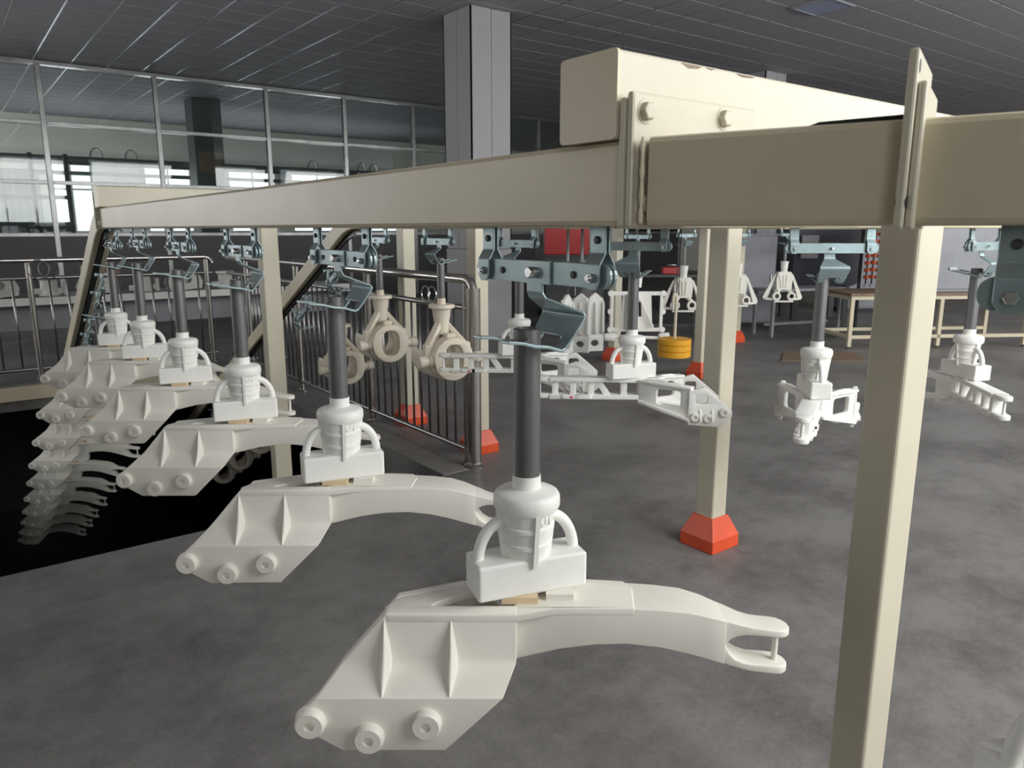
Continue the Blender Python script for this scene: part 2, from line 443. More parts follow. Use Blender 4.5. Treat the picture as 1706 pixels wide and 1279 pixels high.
for k, (c_, h_, za_, zb_) in enumerate(LWIN):
    x_ = RX0 - 0.14; x2_ = RX0 - 0.06
    o = part('window_%d' % (21 + k), MB().box(x_, x2_, c_ - h_, c_ - h_ + 0.06, za_, zb_).box(x_, x2_, c_ + h_ - 0.06, c_ + h_, za_, zb_).box(x_, x2_, c_ - h_ + 0.06, c_ + h_ - 0.06, za_, za_ + 0.06).box(x_, x2_, c_ - h_ + 0.06, c_ + h_ - 0.06, zb_ - 0.06, zb_), 'white', None)
    tag(o, 'unseen window added in the left wall for fill light', None, None, 'structure')
    part('pane', MB().box(RX0 - 0.105, RX0 - 0.095, c_ - h_ + 0.06, c_ + h_ - 0.06, za_ + 0.06, zb_ - 0.06), 'winglass', o)
o = part('baseboard_back', MB().box(RX0, RX1, RY1 - 0.02, RY1 - 0.001, 0, 0.15), 'dado', None); tag(o, 'grey skirting of the far wall', None, None, 'structure')

# columns
def column(x, y, label):
    s = 0.7
    t = thing('column', label, 'column', (x, y, 0))
    part('core', MB().box(0.02, s - 0.02, 0.02, s - 0.02, 0, CH), 'joint', t)
    h = s / 2 - 0.004
    for k in range(4):
        for j in range(2):
            m = MB().box(-s / 2 + j * (h + 0.008), -s / 2 + j * (h + 0.008) + h, -s / 2, -s / 2 + 0.02, 1.32, CH - 0.005)
            part('cladding_panel', m, 'colpanel', t, loc=(s / 2, s / 2, 0), rot=(0, 0, k * PI / 2))
        m = MB().box(-s / 2 + 0.001, s / 2 - 0.001, -s / 2 - 0.004, -s / 2 + 0.018, 0.0, 1.312)
        part('base_panel', m, 'colpanel', t, loc=(s / 2, s / 2, 0), rot=(0, 0, k * PI / 2))
    return t
column(6.2, 9.15, 'square pale grey panelled column rising to the ceiling behind the beam')
column(13.15, 9.3, 'far pale column whose top shows above the cross beam')

# glass partition in steel frames
PQ = 16.8
pw = MB()
MUL = [-2.3, -0.2, 1.86, 3.83, 6.05, 7.85, 9.65, 11.6, 13.6, 15.6, 17.6, 19.6]
ZT = [1.5, 2.46, 3.52, 4.56]
pt = part('wall_partition', MB().box(MUL[0], MUL[-1], PQ - 0.04, PQ + 0.04, CH - 0.06, CH), 'frame', None)
tag(pt, 'stainless framed glass partition across the hall', None, None, 'structure')
for x in MUL: part('mullion', MB().box(x - 0.045, x + 0.045, PQ - 0.05, PQ + 0.05, 0, CH - 0.06), 'frame', pt, 0.008)
for i in range(len(MUL) - 1):
    a, b = MUL[i] + 0.045, MUL[i + 1] - 0.045
    for z in ZT[:3]: part('transom', MB().box(a, b, PQ - 0.04, PQ + 0.04, z - 0.035, z + 0.035), 'frame', pt, 0.006)
    part('dado_panel', MB().box(a, b, PQ - 0.03, PQ + 0.03, 0.0, 1.465), 'dado', pt)
    for k in range(3):
        part('pane', MB().box(a, b, PQ - 0.005, PQ + 0.005, ZT[k] + 0.035, ZT[k + 1] - 0.035), 'glass', pt)
# things seen through the glass
t = thing('service_pipe', 'long dark green pipe with loop hangers behind the glass partition', 'pipe', (0, 22.0, 0))
part('pipe', MB().tube([(0.5, 0, 3.27), (14, 0, 3.27)], 0.11), 'green', t)
part('pipe', MB().tube([(1.0, 0.2, 2.98), (14, 0.2, 2.98)], 0.05, 8), 'green', t)
for x in (3.5, 4.3, 6.5, 9.2, 10.8, 11.2):
    pts = [(x + 0.14 * math.cos(a), 0, 3.36 + 0.24 * math.sin(a)) for a in [k * PI / 8 for k in range(9)]]
    part('loop_hanger', MB().tube(pts, 0.02, 6), 'frame', t)
t = thing('reflection_block', 'dark block imitating a column reflected in the glass partition', 'reflection', (5.45, 19.4, 0))  # stands in for a column's dark reflection in the panes
part('reflection_body', MB().box(-0.33, 0.33, -0.3, 0.3, 0, CH), 'darkgrey', t, 0.01)
part('reflection_middle', MB().box(-0.26, 0.26, -0.33, -0.305, 2.9, 3.4), 'brown', t, 0.004)  # brownish middle of the imitated reflection
t = thing('curtain', 'white pleated curtain behind the leftmost glass panes', 'curtain', (0.2, 18.6, 0))
pr = [(0.02 + 0.028 * k, 0.05 * math.sin(k * 1.3)) for k in range(60)]
part('drape', MB().prism(pr + [(x, y + 0.012) for x, y in reversed(pr)], fxy, 1.0, 2.75), 'curtain', t, smooth_all=1.2)
part('curtain_rod', MB().tube([(-0.3, 0, 2.78), (2.2, 0, 2.78)], 0.02, 8), 'frame', t)
t = thing('black_door_frame', 'black steel door frame behind the glass at the left', 'door frame', (1.7, 18.2, 0))
for x in (0.0, 0.62): part('upright', MB().box(x - 0.04, x + 0.04, -0.04, 0.04, 0, 3.1), 'black', t)
part('crosspiece', MB().box(-0.8, 0.58, -0.04, 0.04, 2.2, 2.28), 'black', t)
part('crosspiece', MB().box(-0.8, 0.58, -0.04, 0.04, 1.55, 1.75), 'black', t)

# ------------------------------------------------------------------ support frames and posts
ZB = 1.604            # underside of the overhead track
TH = 0.115            # track height
def red_foot(t, w=0.115):
    a, b = 0.105, w / 2 + 0.006
    m = MB()
    vs = [(sx * a, sy * a, 0) for sx, sy in ((-1, -1), (1, -1), (1, 1), (-1, 1))] + [(sx * a, sy * a, 0.065) for sx, sy in ((-1, -1), (1, -1), (1, 1), (-1, 1))] \
       + [(sx * b, sy * b, 0.165) for sx, sy in ((-1, -1), (1, -1), (1, 1), (-1, 1))]
    fs = [(3, 2, 1, 0)] + [(i, (i + 1) % 4, (i + 1) % 4 + 4, i + 4) for i in range(4)] + [(i + 4, (i + 1) % 4 + 4, (i + 1) % 4 + 8, i + 8) for i in range(4)]
    fs += [(8, 9, 10, 11)]
    m.add(vs, fs); part('foot_cover', m, 'red', t, 0.004, label='red plastic foot cover')
def post_mesh(w, d, z1):
    m = MB().prism(rrect(-w / 2, w / 2, -d / 2, d / 2, 0.009, 3), fxy, 0.0, z1); return m
def hexbolt(r=0.011, h=0.009, shank=0.0):
    m = MB(); m.lathe([(r, 0), (r, h * 0.8), (r * 0.86, h)], n=6, smooth=False, axis=(0, -1, 0))
    m.lathe([(r * 1.35, -0.002), (r * 1.35, 0.0008)], axis=(0, -1, 0), n=16)
    if shank: m.lathe([(r * 0.55, -shank), (r * 0.55, 0)], axis=(0, -1, 0), n=10)
    return m
def cross_frame(px, qy, b0, b1, bw, label, foot=True, name='gantry', z0=0.0):
    t = thing(name, label, 'gantry', (px, qy, z0))
    part('post', post_mesh(0.11, 0.088, ZB + TH - z0), 'creampost', t)
    m = MB().prism(rrect(-bw / 2, bw / 2, ZB + TH - z0, ZB + TH + 0.112 - z0, 0.007, 3), fyz, b0 - px, b1 - px)
    part('cross_beam', m, 'creampost', t)
    for x in (b0 - px - 0.006, b1 - px):
        part('end_cap', MB().prism(rrect(-bw / 2 - 0.001, bw / 2 + 0.001, ZB + TH - 0.001 - z0, ZB + TH + 0.113 - z0, 0.007, 3), fyz, x, x + 0.006), 'cream', t)
    if foot: red_foot(t)
    return t
gn = cross_frame(1.695, 0.803, 0.742, 2.62, 0.112, 'nearest cream post with thick cross beam lying over the overhead track')
cross_frame(1.66, 4.74, 0.735, 2.62, 0.11, 'cream post with cross beam standing in the pit where the track dips', False, z0=-3.7)
for (x0_, x1_, h_) in ((0.862, 0.905, 0.006), (0.915, 0.935, 0.003), (0.985, 1.03, 0.004)):
    m = MB().prism([(x0_ - 1.695, ZB + TH + 0.1085), (x0_ + 0.012 - 1.695, ZB + TH + 0.1085 - h_), (x1_ - 0.01 - 1.695, ZB + TH + 0.1085 - h_ * 0.7), (x1_ - 1.695, ZB + TH + 0.1085)], fxz, -0.0562, -0.0540)
    part('rust_patch', m, 'brown', gn, label='brown bare patch in the paint')
t = thing('ceiling_light', 'bluish unlit square lamp panel in the ceiling above the cross beam', 'ceiling light', (10.1, 6.3, 4.57))
part('frame', MB().box(-0.3, 0.3, -0.3, -0.27, 0, 0.028).box(-0.3, 0.3, 0.27, 0.3, 0, 0.028).box(-0.3, -0.27, -0.27, 0.27, 0, 0.028).box(0.27, 0.3, -0.27, 0.27, 0, 0.028), 'machgrey', t)
part('diffuser', MB().box(-0.27, 0.27, -0.27, 0.27, 0.008, 0.02), 'bluepanel', t)
def single_post(x, y, label, z1=ZB, h2=True):
    t = thing('support_post', label, 'post', (x, y, 0))
    part('post', post_mesh(0.11, 0.11, z1), 'creampost', t)
    red_foot(t)
    return t
single_post(3.02, 2.30, 'cream post with orange-red foot, nearest one standing fully in view')
single_post(3.02, 4.40, 'cream post with red foot just behind the railing end post')
single_post(3.02, 5.42, 'cream post with red foot behind the middle of the railing')
single_post(6.60, 6.62, 'thin far cream post with dark red foot behind the hanging castings', ZB + TH)
single_post(6.60, 5.28, 'far cream post with red foot partly hidden by the nearer post', ZB + TH)
tag(part('cross_beam', MB().prism(rrect(-0.05, 0.05, ZB + TH, ZB + TH + 0.10, 0.007, 3), lambda a, b, t_: (a, t_, b), 5.20, 6.70), 'creampost', None, loc=(6.60, 0, 0)), 'cream cross beam resting on the two far posts', 'beam')
single_post(9.10, 6.68, 'farthest cream post with small red foot')

# ------------------------------------------------------------------ overhead tracks
def cprofile(w=0.10, h=TH, t=0.005, slot=0.017):
    a = w / 2
    r = 0.008
    return [(-a, r), (-a + r * 0.3, r * 0.3), (-a + r, 0), (-slot, 0), (-slot, t), (-a + t, t), (-a + t, h - t), (a - t, h - t), (a - t, t), (slot, t), (slot, 0),
            (a - r, 0), (a - r * 0.3, r * 0.3), (a, r), (a, h - r), (a - r * 0.3, h - r * 0.3), (a - r, h), (-a + r, h), (-a + r * 0.3, h - r * 0.3), (-a, h - r)]
def track(name, path, label):
    t = thing(name, label, 'conveyor track', path[0])
    o = Vector(path[0]); pp = [Vector(p) - o for p in path]
    part('channel', MB().sweep(cprofile(), pp), 'cream', t)
    return t
PN, PR = 0.804, 2.37       # centre lines of the near and the return track
J1 = Vector((PN, 0.735, ZB)); dS = Vector((0.345, -0.9386, 0)).normalized()
J2 = J1 + dS * 0.308
def slope_path(p, q0, q1, sl, r=0.6, n=10):
    ang = math.atan(sl); pts = []
    for k in range(n + 1):
        a = ang * k / n; pts.append((p, q0 + r * math.sin(a), ZB - r * (1 - math.cos(a))))
    y, z = pts[-1][1], pts[-1][2]
    pts.append((p, q1, z - (q1 - y) * sl)); return pts
SL = 0.50
QB = 4.92
t = track('conveyor_track', [(PN, 0.735, ZB), (PN, 4.84, ZB)], 'long straight cream track beam running from the bolted flange to the far bend')
tn = t
part('end_flange', MB().box(-0.066, 0.12, -0.001, 0.009, -0.002, 0.165), 'creampost', t, 0.004)
part('end_plate', MB().box(-0.075, 0.055, 4.10, 4.112, -0.004, 0.20), 'creampost', t, 0.004)
for z in (0.03, 0.145):
    part('bolt', hexbolt(0.010, 0.009), 'bright', t, loc=(-0.066 + 0.015, 4.10, z))
t = track('conveyor_track', [tuple(J1 - Vector((0, 0.011, 0))), tuple(J2)], 'short cream track beam between the two bolted flanges, angled to the right')
part('end_flange', MB().box(-0.062, 0.20, -0.001, 0.010, -0.002, 0.172), 'creampost', t, 0.004)
for (x, z) in ((-0.037, 0.148), (-0.035, 0.03), (0.125, 0.152)):
    b = part('bolt', hexbolt(0.0125, 0.010, 0.04), 'creampost', t, 0.001, 1, loc=(x, -0.001, z))
ang = math.atan2(dS.y, dS.x) + PI / 2
def plate_at(par, off, w0, w1, th=0.010, z1=0.21):
    m = MB().box(w0, w1, -th, 0, -0.004, z1)
    o = part('end_flange', m, 'creampost', par, 0.003, loc=tuple(dS * off), rot=(0, 0, ang)); return o
pl = plate_at(t, 0.2982, -0.074, 0.085, 0.010, 0.182)
part('bolt_hole', MB().lathe([(0.007, 0), (0.007, 0.0105)], o=(-0.062, 0, 0.165), axis=(0, -1, 0), n=12), 'joint', pl)
part('bolt_hole', MB().lathe([(0.007, 0), (0.007, 0.0105)], o=(-0.066, 0, 0.025), axis=(0, -1, 0), n=12), 'joint', pl)
m = MB().prism([(0.15, 0.0), (0.185, 0.011), (0.29, 0.013), (0.295, 0.0)], lambda a, b, tt: (dS.x * (a + 0.01) - dS.y * tt, dS.y * (a + 0.01) + dS.x * tt, TH + b), 0.02, 0.035)  # thin black strip along the top of the track
part('black_strip', m, 'black', t, label='black strip on the track')
# weld beads beside the flanges
for (par, x0, off) in ((t, -0.052, -0.012),):
    part('weld_bead', MB().tube([(x0, off, 0.004 + k * 0.011) for k in range(11)], 0.0025, 6, True, [0.0028 + 0.001 * math.sin(k * 2.3) for k in range(11)]), 'cream', par)
J3 = J2 + dS * 0.011
t = track('conveyor_track', [tuple(J3), tuple(J3 + dS * 1.6)], 'cream track beam leaving the frame at the right edge')
plate_at(t, 0.0, -0.07, 0.07, 0.009, 0.15)
track('descending_track', slope_path(PN, 4.845, 11.5, SL), 'cream track bending down into the pit at the left')
track('return_track', [(PR, 2.35, ZB), (PR, 4.86, ZB)], 'straight cream return track behind the near one')
track('rising_track', slope_path(PR, 4.865, 11.5, SL), 'cream track slanting down behind the left post')
arc = [(PR + 0.95 - 0.95 * math.cos(a), 2.34 - 0.95 * math.sin(a), ZB) for a in [k * PI / 16 for k in range(9)]] + [(7.5, 1.39, ZB)]
track('curved_track', arc, 'cream track curving away to the right behind the near beam')
track('far_track', [(5.2, 5.93, ZB), (13.5, 5.93, ZB)], 'far cream track carrying the small distant castings')
track('far_track', [(5.46, 3.6, ZB), (5.46, 5.882, ZB)], 'far cream track crossing behind the yellow weights')
# greasy chain running under the sloping tracks
for p, nm in ((PN, 'descending track'), (PR, 'slanting track')):
    pts = [Vector(q) + Vector((0, 0, -0.03)) for q in slope_path(p, 4.9, 11.0, SL)[3:]]
    tag(part('conveyor_chain', MB().sweep([(-0.012, -0.018), (0.012, -0.018), (0.012, 0.018), (-0.012, 0.018)], [tuple(q) for q in pts]), 'chain', None), 'dark greasy chain under the ' + nm, 'chain')

# ------------------------------------------------------------------ chain hangers
def build_hanger():
    ny = []
    y = MB()
    for s in (-1, 1):
        y.ribbon([(s * 0.004, 0.0, -0.017, 0.017), (s * 0.004, -0.040, -0.017, 0.017), (s * 0.0155, -0.058, -0.017, 0.017), (s * 0.0155, -0.084, -0.017, 0.017), (s * 0.0155, -0.096, -0.009, 0.009)], 0.0034)
    y.tube([(-0.034, 0, 0.017), (0.034, 0, 0.017)], 0.004, 8); y.box(-0.006, 0.006, -0.010, 0.010, -0.004, 0.024)
    for s in (-1, 1): y.lathe([(0.0125, 0.020), (0.0125, 0.034)], o=(0, 0, 0.0172), axis=(s, 0, 0), n=14)
    yoke = y.mesh('yoke', 'steel', 0.0008, 1)
    hb = MB(); hb.lathe([(0.008, 0), (0.008, 0.006), (0.007, 0.007)], o=(-0.0175, 0, 0), axis=(-1, 0, 0), n=6, smooth=False)
    hb.lathe([(0.0045, -0.028), (0.0045, 0.022)], axis=(1, 0, 0), n=10)
    hb.tube([(0.024, 0, -0.012), (0.025, 0.0, 0.012)], 0.0013, 6)
    bolt = hb.mesh('bolt', 'bright')
    rv = MB().lathe([(0.006, 0), (0.006, 0.0025), (0.004, 0.004)], axis=(-1, 0, 0), n=14).mesh('rivet', 'darkgrey')
    bm_ = MB()
    loop = [(-0.16 + 0.018 * math.cos(a), -0.075 + 0.019 * math.sin(a)) for a in [math.radians(90 + 20 * k) for k in range(10)]] + \
           [(0.16 + 0.018 * math.cos(a), -0.075 + 0.019 * math.sin(a)) for a in [math.radians(-90 + 20 * k) for k in range(10)]]
    bm_.prism(loop, fyz, -0.009, -0.003); bm_.prism(loop, fyz, 0.001, 0.007)
    bar = bm_.mesh('cross_bar', 'steel', 0.0008, 1)
    hk = MB()
    hk.ribbon([(-0.0115, -0.0555, -0.041, 0.041), (-0.0115, -0.0945, -0.041, 0.041)], 0.004)
    hk.ribbon([(-0.0115, -0.092, -0.021, 0.021), (-0.0115, -0.108, -0.021, 0.021), (-0.006, -0.118, -0.023, 0.023), (0.050, -0.143, -0.056, 0.056), (0.0535, -0.149, -0.057, 0.057), (0.050, -0.156, -0.057, 0.057), (0.030, -0.185, -0.053, 0.053)], 0.004)
    for s in (-1, 1):
        a, b = (0.027, 0.053) if s > 0 else (-0.053, -0.027)
        a2, b2 = (0.027, 0.050) if s > 0 else (-0.050, -0.027)
        hk.ribbon([(0.030, -0.185, a, b), (0.016, -0.2025, a2, b2), (0.008, -0.206, a2, b2), (-0.020, -0.197, a2, b2), (-0.050, -0.193, a2, b2), (-0.075, -0.186, a2, b2), (-0.105, -0.182, a2, b2)], 0.005)
    hook = hk.mesh('hook_plate', 'steel', 0.001, 2)
    cb = MB(); cb.lathe([(0.0095, 0), (0.0095, 0.012), (0.008, 0.014)], o=(-0.014, 0, 0), axis=(-1, 0, 0), n=12)
    cb.lathe([(0.005, -0.02), (0.005, 0.02)], axis=(1, 0, 0), n=10)
    cbolt = cb.mesh('bolt', 'bright')
    return yoke, bolt, rv, bar, hook, cbolt
HG = build_hanger()
def hanger(p, q, rz, label, group, z=ZB, slope=0.0):
    """rz = 0: the chain runs along y; slope: dz/dy of the track"""
    t = thing('chain_hanger', label, 'hanger', (p, q, z), rz, group)
    yoke, bolt, rv, bar, hook, cbolt = HG
    ca = math.cos(math.atan(slope)); sa = math.sin(math.atan(slope))
    for s in (-1, 1):
        yo = link('yoke', yoke, t, (0, s * 0.145 * ca, -s * 0.145 * sa))
        link('bolt', bolt, yo, (0, 0, -0.0775))
        link('rivet', rv, yo, (-0.006, 0, -0.02))
    c0 = Vector((0, 0, -0.075)); rot = Matrix.Rotation(-math.atan(slope), 4, 'X')
    bo = link('cross_bar', bar, t, mtx=Matrix.Translation(c0) @ rot @ Matrix.Translation(-c0))
    for s in (-1, 1): link('rivet', rv, bo, (-0.009, s * 0.095, -0.075))
    link('bolt', cbolt, bo, (0, 0, -0.075))
    link('hook_plate', hook, t)
    return t

# ------------------------------------------------------------------ wax patterns: rod, pouring cup, gating block, body
def text_mesh(s, size, radius, depth=0.0015):
    cu = bpy.data.curves.new('number', 'FONT'); cu.body = s; cu.size = size; cu.extrude = depth; cu.align_x = 'CENTER'; cu.resolution_u = 3
    ob = bpy.data.objects.new('number', cu); COL.objects.link(ob)
    me = bpy.data.meshes.new_from_object(ob)
    bpy.data.objects.remove(ob); bpy.data.curves.remove(cu)
    for v in me.vertices:
        a = v.co.x / radius; r = radius + v.co.z
        v.co = Vector((r * math.sin(a), -r * math.cos(a), v.co.y))
    me.materials.clear(); me.materials.append(M['wax2']); me.name = 'raised_number'
    return me
def build_tree_top():
    """z is measured from 1.6 m (the underside of the track)"""
    n = {}
    rod = MB().lathe([(0.0215, -0.432), (0.0235, -0.431), (0.0235, -0.168), (0.020, -0.166), (0.019, -0.20), (0.0, -0.20)], n=24)
    rod.tube([(0, -0.048, -0.186), (0, 0.048, -0.186)], 0.006, 8)
    n['rod'] = rod.mesh('hanging_rod', 'rod')
    c = MB()
    prof = [(0.0, -0.592), (0.039, -0.592), (0.0395, -0.585)]
    zs = [-0.585, -0.562, -0.556, -0.550, -0.548, -0.524, -0.520, -0.515, -0.511, -0.509, -0.505]
    def rr(z): return 0.0395 + (z + 0.585) / 0.085 * 0.0105
    for zc in (-0.556, -0.523):
        prof += [(rr(zc - 0.0055), zc - 0.0055), (rr(zc) + 0.0035, zc - 0.0035), (rr(zc) + 0.0035, zc + 0.0035), (rr(zc + 0.0055), zc + 0.0055)]
    prof += [(0.0512, -0.4935), (0.0570, -0.4915), (0.0600, -0.4855), (0.0606, -0.4760), (0.0597, -0.4670), (0.0565, -0.4615), (0.0520, -0.4590), (0.0262, -0.4530), (0.0255, -0.4480), (0.0255, -0.430), (0.0, -0.430)]
    c.lathe(prof, n=40)
    for k in range(4):
        a = math.radians(20 + 90 * k)
        d = Vector((math.cos(a), math.sin(a), 0)); p0 = d * (rr(-0.59) + 0.0015); p1 = d * (rr(-0.49) + 0.0015)
        c.bar(p0 + Vector((0, 0, -0.592)), p1 + Vector((0, 0, -0.490)), 0.0085, 0.011, up=d)
    n['cup'] = c.mesh('pouring_cup', 'wax2', 0.0)
    n['num'] = text_mesh('01', 0.030, rr(-0.50) + 0.0)
    bl = MB().box(-0.105, 0.105, -0.040, 0.040, -0.645, -0.578)
    n['block'] = bl.mesh('gating_block', 'wax2', 0.006, 3)
    for s, k in ((-1, 'hl'), (1, 'hr')):
        pts = [(s * 0.093, 0, -0.60)]
        for i in range(13):
            a = PI / 2 * i / 12; pts.append((s * (0.040 + 0.053 * math.cos(a)), 0, -0.585 + 0.075 * math.sin(a)))
        n[k] = MB().tube(pts, 0.0105, 12).mesh('arch_handle', 'wax2')
    g = MB().box(-0.07, -0.03, -0.02, 0.03, -0.662, -0.65); g.box(0.03, 0.07, -0.02, 0.03, -0.662, -0.65)
    n['gate'] = g.mesh('gate_pad', 'gate')
    return n
TT = build_tree_top()
R20 = math.radians(20.2)
def tree_top(t, rodlabel=True):
    link('hanging_rod', TT['rod'], t)
    c = link('pouring_cup', TT['cup'], t)
    link('raised_number', TT['num'], c, (0, 0, -0.513), (0, 0, math.radians(45)))
    b = link('gating_block', TT['block'], t, rot=(0, 0, R20))
    for k in ('hl', 'hr'): link('arch_handle', TT[k], t, rot=(0, 0, R20))

def boss_mesh(r=0.0265, h=0.016, material='wax', hole=0.009):
    m = MB().lathe([(r * 1.08, -0.004), (r, 0.001), (r, h - 0.005), (r - 0.004, h), (hole, h), (hole, h - 0.010), (0.0, h - 0.010)], axis=(0, -1, 0), n=28)
    return m.mesh('boss', material)
BOSS = boss_mesh(); BOSS_S = boss_mesh(0.020, 0.014, 'wax2', 0.008)
def tongue(x0, x1, y, w0, w1, z0, z1):
    """plan outline with a rounded tip, as a slab"""
    pts = [(x0, y - w0)]
    r = w1
    for i in range(9):
        a = -PI / 2 + PI * i / 8; pts.append((x1 - r + r * math.cos(a), y + r * math.sin(a)))
    pts += [(x0, y + w0)]
    return pts
def build_body_a():
    z = lambda a: a - 1.6
    m = MB()
    def loft(st):
        vs = []
        for (x, yf, yb, zt, zb) in st: vs += [(x, yf, z(zb)), (x, yb, z(zb)), (x, yb, z(zt)), (x, yf, z(zt))]
        fs = [(3, 2, 1, 0)]; k = len(st)
        for i in range(k - 1):
            a = i * 4
            for j in range(4): fs.append((a + j, a + (j + 1) % 4, a + 4 + (j + 1) % 4, a + 4 + j))
        e = 4 * (k - 1); fs.append((e, e + 1, e + 2, e + 3)); m.add(vs, fs)
    # arched arm
    loft([(-0.03, -0.066, 0.036, 0.940, 0.842), (0.01, -0.066, 0.036, 0.942, 0.852), (0.06, -0.066, 0.037, 0.943, 0.864), (0.12, -0.066, 0.037, 0.943, 0.872), (0.18, -0.066, 0.036, 0.943, 0.8735),
          (0.24, -0.066, 0.034, 0.940, 0.866), (0.29, -0.066, 0.030, 0.935, 0.8535), (0.325, -0.067, 0.022, 0.927, 0.8435), (0.356, -0.068, 0.004, 0.9195, 0.8345)])
    def tip(x): return 0.0265 * math.sqrt(max(0.0, 1 - ((x - 0.4475) / 0.0265) ** 2)) if x > 0.4475 else 0.0265
    up = [(0.350, 0.9203, 0.872), (0.357, 0.9190, 0.8745), (0.364, 0.917, 0.884), (0.374, 0.9145, 0.8895), (0.388, 0.911, 0.8925), (0.405, 0.9075, 0.8925), (0.425, 0.9045, 0.8905), (0.4475, 0.902, 0.888), (0.458, 0.901, 0.887), (0.466, 0.900, 0.886), (0.471, 0.8995, 0.8855), (0.4735, 0.899, 0.885)]
    dn = [(0.350, 0.8715, 0.8368), (0.357, 0.8690, 0.8347), (0.364, 0.8555, 0.832), (0.374, 0.8455, 0.829), (0.388, 0.8395, 0.825), (0.405, 0.836, 0.8215), (0.425, 0.834, 0.819), (0.4475, 0.832, 0.8165), (0.458, 0.831, 0.8155), (0.466, 0.830, 0.815), (0.471, 0.8295, 0.8145), (0.4735, 0.829, 0.814)]
    for seq in (up, dn):
        st = []
        for (x, zt, zb) in seq:
            yb = -0.0435 + tip(x); yf = -0.0435 - tip(x)
            if x < 0.405:
                k = max(0.0, (x - 0.350) / 0.055); k = k * k * (3 - 2 * k); yb = 0.0062 + (-0.017 - 0.0062) * k; yf = -0.0672 - 0.0028 * k
            st.append((x, yf, yb, zt, zb))
        loft(st)
    # top plate with the triangular hole
    outer = [(-0.244, -0.0908), (-0.252, -0.062), (-0.230, -0.024), (-0.12, 0.040), (0.12, 0.046), (0.185, 0.038), (0.198, 0.010), (0.19, -0.0668), (0.05, -0.0668), (-0.015, -0.0908)]
    hole = [(-0.172, -0.062), (-0.163, -0.046), (-0.112, -0.008), (-0.02, 0.018), (0.02, -0.01), (-0.03, -0.064)]
    m.prism(outer, lambda a, b, t: (a, b, z(t)), 0.930, 0.945, [hole])
    # head: upright web, sloping shelf and the lower cheek, as one bent plate
    th = 0.018
    rows = [(0.946, -0.090, -0.246, -0.018), (0.862, -0.090, -0.318, -0.018), (0.852, -0.094, -0.327, -0.019), (0.818, -0.138, -0.360, -0.040), (0.811, -0.142, -0.366, -0.046)]
    front = []; k = len(rows)
    for (zz, y, xl, xr) in rows: front += [(xl, y, z(zz)), (xr, y, z(zz))]
    back = [(x, y + th + (0.012 if i < 6 else 0.0), zz) for i, (x, y, zz) in enumerate(front)]
    vs = front + back; n = len(front); fs = []
    for i in range(k - 1):
        a = i * 2; fs += [(a, a + 1, a + 3, a + 2), (n + a, n + a + 2, n + a + 3, n + a + 1), (a, a + 2, n + a + 2, n + a), (a + 1, n + a + 1, n + a + 3, a + 3)]
    fs += [(0, n, n + 1, 1), (2 * k - 2, 2 * k - 1, n + 2 * k - 1, n + 2 * k - 2)]
    m.add(vs, fs)
    cheek = [(-0.361, 0.818), (-0.376, 0.803), (-0.393, 0.785), (-0.397, 0.770), (-0.388, 0.754), (-0.362, 0.742), (-0.320, 0.7165), (-0.142, 0.7165), (-0.040, 0.818)]
    m.prism([(x, z(a)) for x, a in cheek], fxz, -0.142, -0.120)
    # back cheek of the forked head
    bc = [(-0.235, 0.946), (-0.12, 0.946), (-0.05, 0.905), (-0.03, 0.86), (-0.12, 0.80), (-0.30, 0.80), (-0.33, 0.84)]
    m.prism([(x, z(a)) for x, a in bc], lambda a, b, t: (a, t + (a + 0.12) * (0.42 if a < -0.12 else 0.0) + 0.018, b), 0.0, 0.020)
    body = m.mesh('casting_body', 'wax', 0.0042, 3, smooth_all=0.75)
    # stiffening ribs in the hollow of the head
    def rib(x):
        st = [(-0.091, 0.936, 0.002, -0.088), (-0.096, 0.920, 0.005, -0.088), (-0.104, 0.893, 0.009, -0.088), (-0.114, 0.866, 0.0125, -0.088), (-0.1245, 0.846, 0.0125, -0.100), (-0.134, 0.832, 0.008, -0.117), (-0.1405, 0.8185, 0.003, -0.136)]
        r = MB(); vs = []
        for (y, a, w, yb) in st: vs += [(x - w, yb, z(a)), (x - w * 0.28, y + 0.002, z(a)), (x, y, z(a)), (x + w * 0.28, y + 0.002, z(a)), (x + w, yb, z(a))]
        fs = []
        for i in range(len(st) - 1):
            for j in range(4): fs.append((i * 5 + j, i * 5 + j + 1, i * 5 + j + 6, i * 5 + j + 5))
            fs.append((i * 5 + 4, i * 5, i * 5 + 5, i * 5 + 9))
        n_ = 5 * (len(st) - 1); fs += [(0, 4, 3, 2, 1), (n_, n_ + 1, n_ + 2, n_ + 3, n_ + 4)]
        r.add(vs, fs, True); return r.mesh('stiffening_rib', 'wax', smooth_all=1.3)
    pin = MB().lathe([(0.0055, 0.835 - 1.6), (0.0055, 0.894 - 1.6)], o=(0.452, -0.0435, -0.003), n=14).mesh('fork_pin', 'wax')
    gp = MB().box(-0.045, 0.02, -0.052, 0.02, z(0.944), z(0.9565)).mesh('gate_pad', 'gate')
    gp2 = MB().box(0.035, 0.085, -0.04, 0.03, z(0.944), z(0.9565)).mesh('gate_pad', 'wax')
    kids = [Node('stiffening_rib', rib(-0.249)), Node('stiffening_rib', rib(-0.133)), Node('fork_pin', pin), Node('gate_pad', gp, label='tan gate pad'), Node('gate_pad', gp2)]
    for (x, a) in ((-0.371, 0.774), (-0.272, 0.745), (-0.173, 0.772)): kids.append(Node('boss', BOSS, (x, -0.142, z(a))))
    return Node('casting_body', body, kids=kids)
BODY_A = build_body_a()
CAMYAW = math.radians(-37.07)
